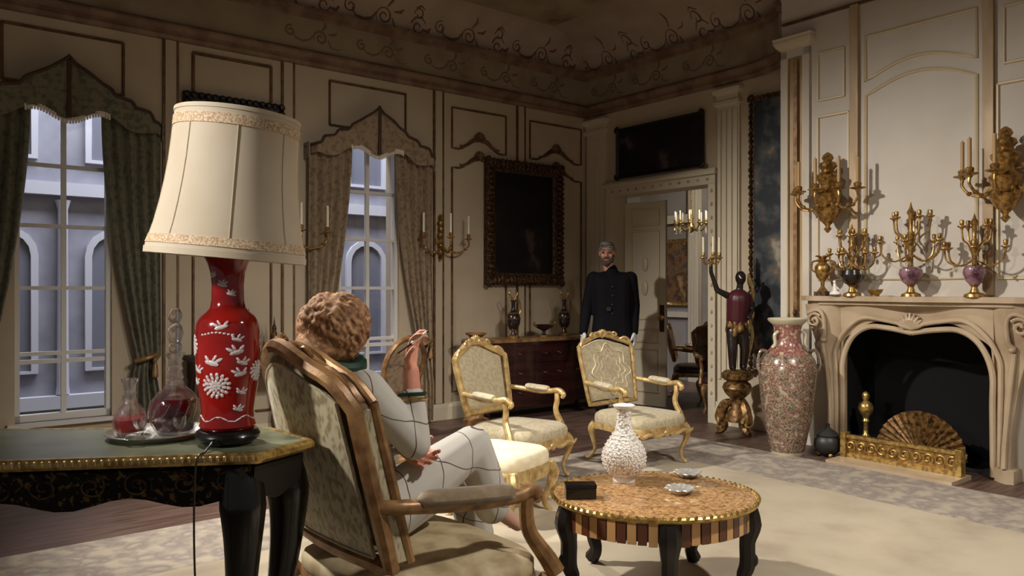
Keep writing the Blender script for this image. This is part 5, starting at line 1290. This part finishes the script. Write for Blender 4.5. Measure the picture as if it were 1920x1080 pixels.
# ---- the seated woman
WR = Vector((-.62, 3.16, .0135)); wm = thing('person', 'woman in a pale checked suit seated in the near armchair with one hand raised', 'person', WR)
def q(x, y, z_): return Vector((x, y, z_))-WR
f_ = Vector((.80, .58, -.12)); hcw = q(-.695, 3.105, 1.165)
hipR, kneeR, ankR = q(-.54, 3.06, .44), q(-.175, 3.36, .665), q(-.085, 3.46, .38)
hipL, kneeL, ankL = q(-.66, 3.25, .44), q(-.24, 3.60, .50), q(-.16, 3.72, .125)
shR, elR, wrR = q(-.565, 2.995, .955), q(-.385, 3.06, .735), q(-.405, 3.10, 1.02)
shL, elL, wrL = q(-.82, 3.22, .965), q(-.60, 3.42, .74), q(-.445, 3.165, .70)
chest, neck = q(-.69, 3.11, .93), q(-.695, 3.10, 1.04)
mb = MB(); ptw, rotw = head(mb, hcw, f_, S=.95)
mb.chain([hcw+Vector((0, 0, -.06)), neck, chest], [.05, .052, .09])
mb.chain([q(-.60, 3.15, .46), q(-.64, 3.13, .70), chest], [.13, .11, .11]); mb.cap(shR, .055, shL, .055)
mb.chain([shR, elR, wrR], [.05, .044, .033]); mb.chain([shL, elL, wrL], [.05, .038, .026])
mb.chain([hipR, kneeR, ankR], [.09, .058, .038]); mb.chain([hipL, kneeL, ankL], [.09, .058, .038])
ftR = ankR+Vector((.035, .0, -.03)); mb.cap(ftR, .032, ftR+Vector((.07, .05, -.07)), .024)
mb.cap(ankL+Vector((0, 0, -.04)), .034, ankL+Vector((.12, .09, -.06)), .026)
hand(mb, wrR, (.06, -.05, 1), (-.3, -1, 0), .55, .06, 1.12)
hand(mb, wrL, (.80, -.50, -.30), (.3, .6, .7), .35, .07, 1.15)
organic(mb, 'body', 'skin', wm, .0055, 2)
mb = MB()
mb.chain([q(-.60, 3.15, .45), q(-.635, 3.13, .68), q(-.685, 3.11, .90)], [.165, .148, .135])
mb.cap(q(-.60, 3.03, .93), .095, q(-.785, 3.2, .94), .095); mb.cap(q(-.69, 3.10, .95), .10, q(-.695, 3.10, 1.0), .075)
mb.chain([shR, q(-.47, 3.02, .84), elR], [.082, .072, .066]); mb.chain([elR, elR.lerp(wrR, .62)], [.066, .052]); mb.chain([shL, elL, elL.lerp(wrL, .8)], [.08, .068, .05])
for a, b, r in ((.62, 0, 0),): pass
organic(mb, 'jacket', 'suit', wm, .010, 3)
mb = MB()
mb.chain([hipR, hipR.lerp(kneeR, .55), kneeR], [.13, .115, .088]); mb.chain([kneeR, kneeR.lerp(ankR, .5), ankR+Vector((-.005, -.0, .0))], [.088, .088, .085])
mb.chain([hipL, kneeL], [.13, .09]); mb.chain([kneeL, kneeL.lerp(ankL, .9)], [.09, .085])
mb.cap(q(-.5, 3.1, .46), .13, q(-.35, 3.3, .50), .11)
organic(mb, 'trousers', 'suit', wm, .010, 3)
for ft, to in ((ftR, Vector((.075, .05, -.075))), (ankL+Vector((0, 0, -.04)), Vector((.13, .095, -.022)))):
    mb = MB(); mb.cap(ft, .04, ft+to, .029); mb.cap(ft, .038, ft+Vector((-.03, -.02, -.01)), .03); organic(mb, 'shoe', 'shoe', wm, .006, 2)
# hair: full crown with waves swept around it
mb = MB(); hcen = hcw+Vector((-.015, -.0, .030)); mb.ell(hcen, (.142, .142, .136), 24, 16); mb.ell(hcen+Vector((-.03, -.03, -.07)), (.122, .115, .085), 20, 12)
rnd = random.Random(11); fd = f_.normalized()
for k in range(520):
    u_ = rnd.uniform(-.8, 1); a = rnd.uniform(0, 2*PI); d = Vector((math.sqrt(1-u_*u_)*math.cos(a), math.sqrt(1-u_*u_)*math.sin(a), u_))
    if d.dot(fd) > .6 and u_ < .5: continue
    rr = .139 if u_ > -.2 else .133
    pts = []; dd = d.copy(); wv = rnd.uniform(0, 6); tw = rnd.uniform(.2, .9)
    for st in range(6):
        rad_ = rr+.007*math.sin(wv+st*1.3)
        pts.append(hcen+Vector((dd.x*rad_, dd.y*rad_, dd.z*rad_*.96 if dd.z > 0 else dd.z*rad_*1.08)))
        tg = Vector((-dd.x*dd.z, -dd.y*dd.z, 1-dd.z*dd.z)); tg = -tg.normalized() if tg.length > .05 else Vector((1, 0, 0))
        sd = dd.cross(tg); dd = (dd+(tg*1.0+sd*(tw+.7*math.sin(wv+st)))*.085).normalized()
    pp = bez(pts, 3); mb.tube(pp, lerps([.005, .0095, .0095, .004], len(pp)), 6)
organic(mb, 'hair', 'hair', wm, .004, 1)
mb = MB(); nk_ = neck+Vector((0, 0, .0)); ringp = [nk_+Vector((.085*math.cos(a), .085*math.sin(a), .012*math.sin(a*2))) for a in [2*PI*k/20 for k in range(20)]]
mb.tube(ringp, .03, 8, closed=True).build('scarf', 'green_scarf', wm)
for k, f in enumerate((.60, .67)):
    c = elR.lerp(wrR, f); ax = (wrR-elR).normalized(); e1 = ax.cross(Vector((0, 1, 0))).normalized(); e2 = ax.cross(e1); r = .056-.003*k
    MB().tube([c+e1*r*math.cos(a)+e2*r*math.sin(a) for a in [2*PI*i/24 for i in range(24)]], .007, 7, closed=True).build('bracelet', ['brass', 'green_scarf'][k], wm)
cg = thing('cigarette_holder', 'white cigarette in a black holder between the woman\'s raised fingers', 'cigarette', (-.405, 3.045, 1.125))
dv = Vector((.85, .05, .62)).normalized()
MB().tube([-dv*.055, -dv*.02, dv*.012], [.0025, .0035, .0055], 8).build('holder', 'ebony', cg)
MB().tube([dv*.012, dv*.085], .0068, 10).build('cigarette', 'candle', cg)
MB().tube([dv*.085, dv*.092], .006, 8).build('ash', 'pewter', cg)

# ---- rest every floor-standing thing exactly on what carries it
bpy.context.view_layer.update()
def settle(root, zfloor):
    lo = min((o.matrix_world @ v.co).z for o in [root]+list(root.children_recursive) if o.type == 'MESH' for v in o.data.vertices)
    dz = zfloor-lo; root.location.z += dz; return dz
for o in list(bpy.data.objects):
    if o.parent or o.get('category') is None: continue
    c = o['category']
    if c in ('armchair', 'stool', 'coffee table'):
        dz = settle(o, 0.0130 if 'beyond' not in o['label'] else 0.0005)
        if c == 'coffee table':
            for n in ('bottle_vase', 'cigarette_box', 'ashtray', 'ashtray.001'): bpy.data.objects[n].location.z += dz+.001
        if o is near_chair: print('near chair lift', dz)
    elif c in ('chair', 'commode', 'urn', 'console', 'pot', 'torchere') and o.location.z < .2:
        dz = settle(o, .0005)
        if c == 'commode':
            for n in ('ewer', 'ewer.001', 'tazza'): bpy.data.objects[n].location.z += dz+.001
        if c == 'console':
            for n in ('ginger_jar', 'table_finial'): bpy.data.objects[n].location.z += dz+.001
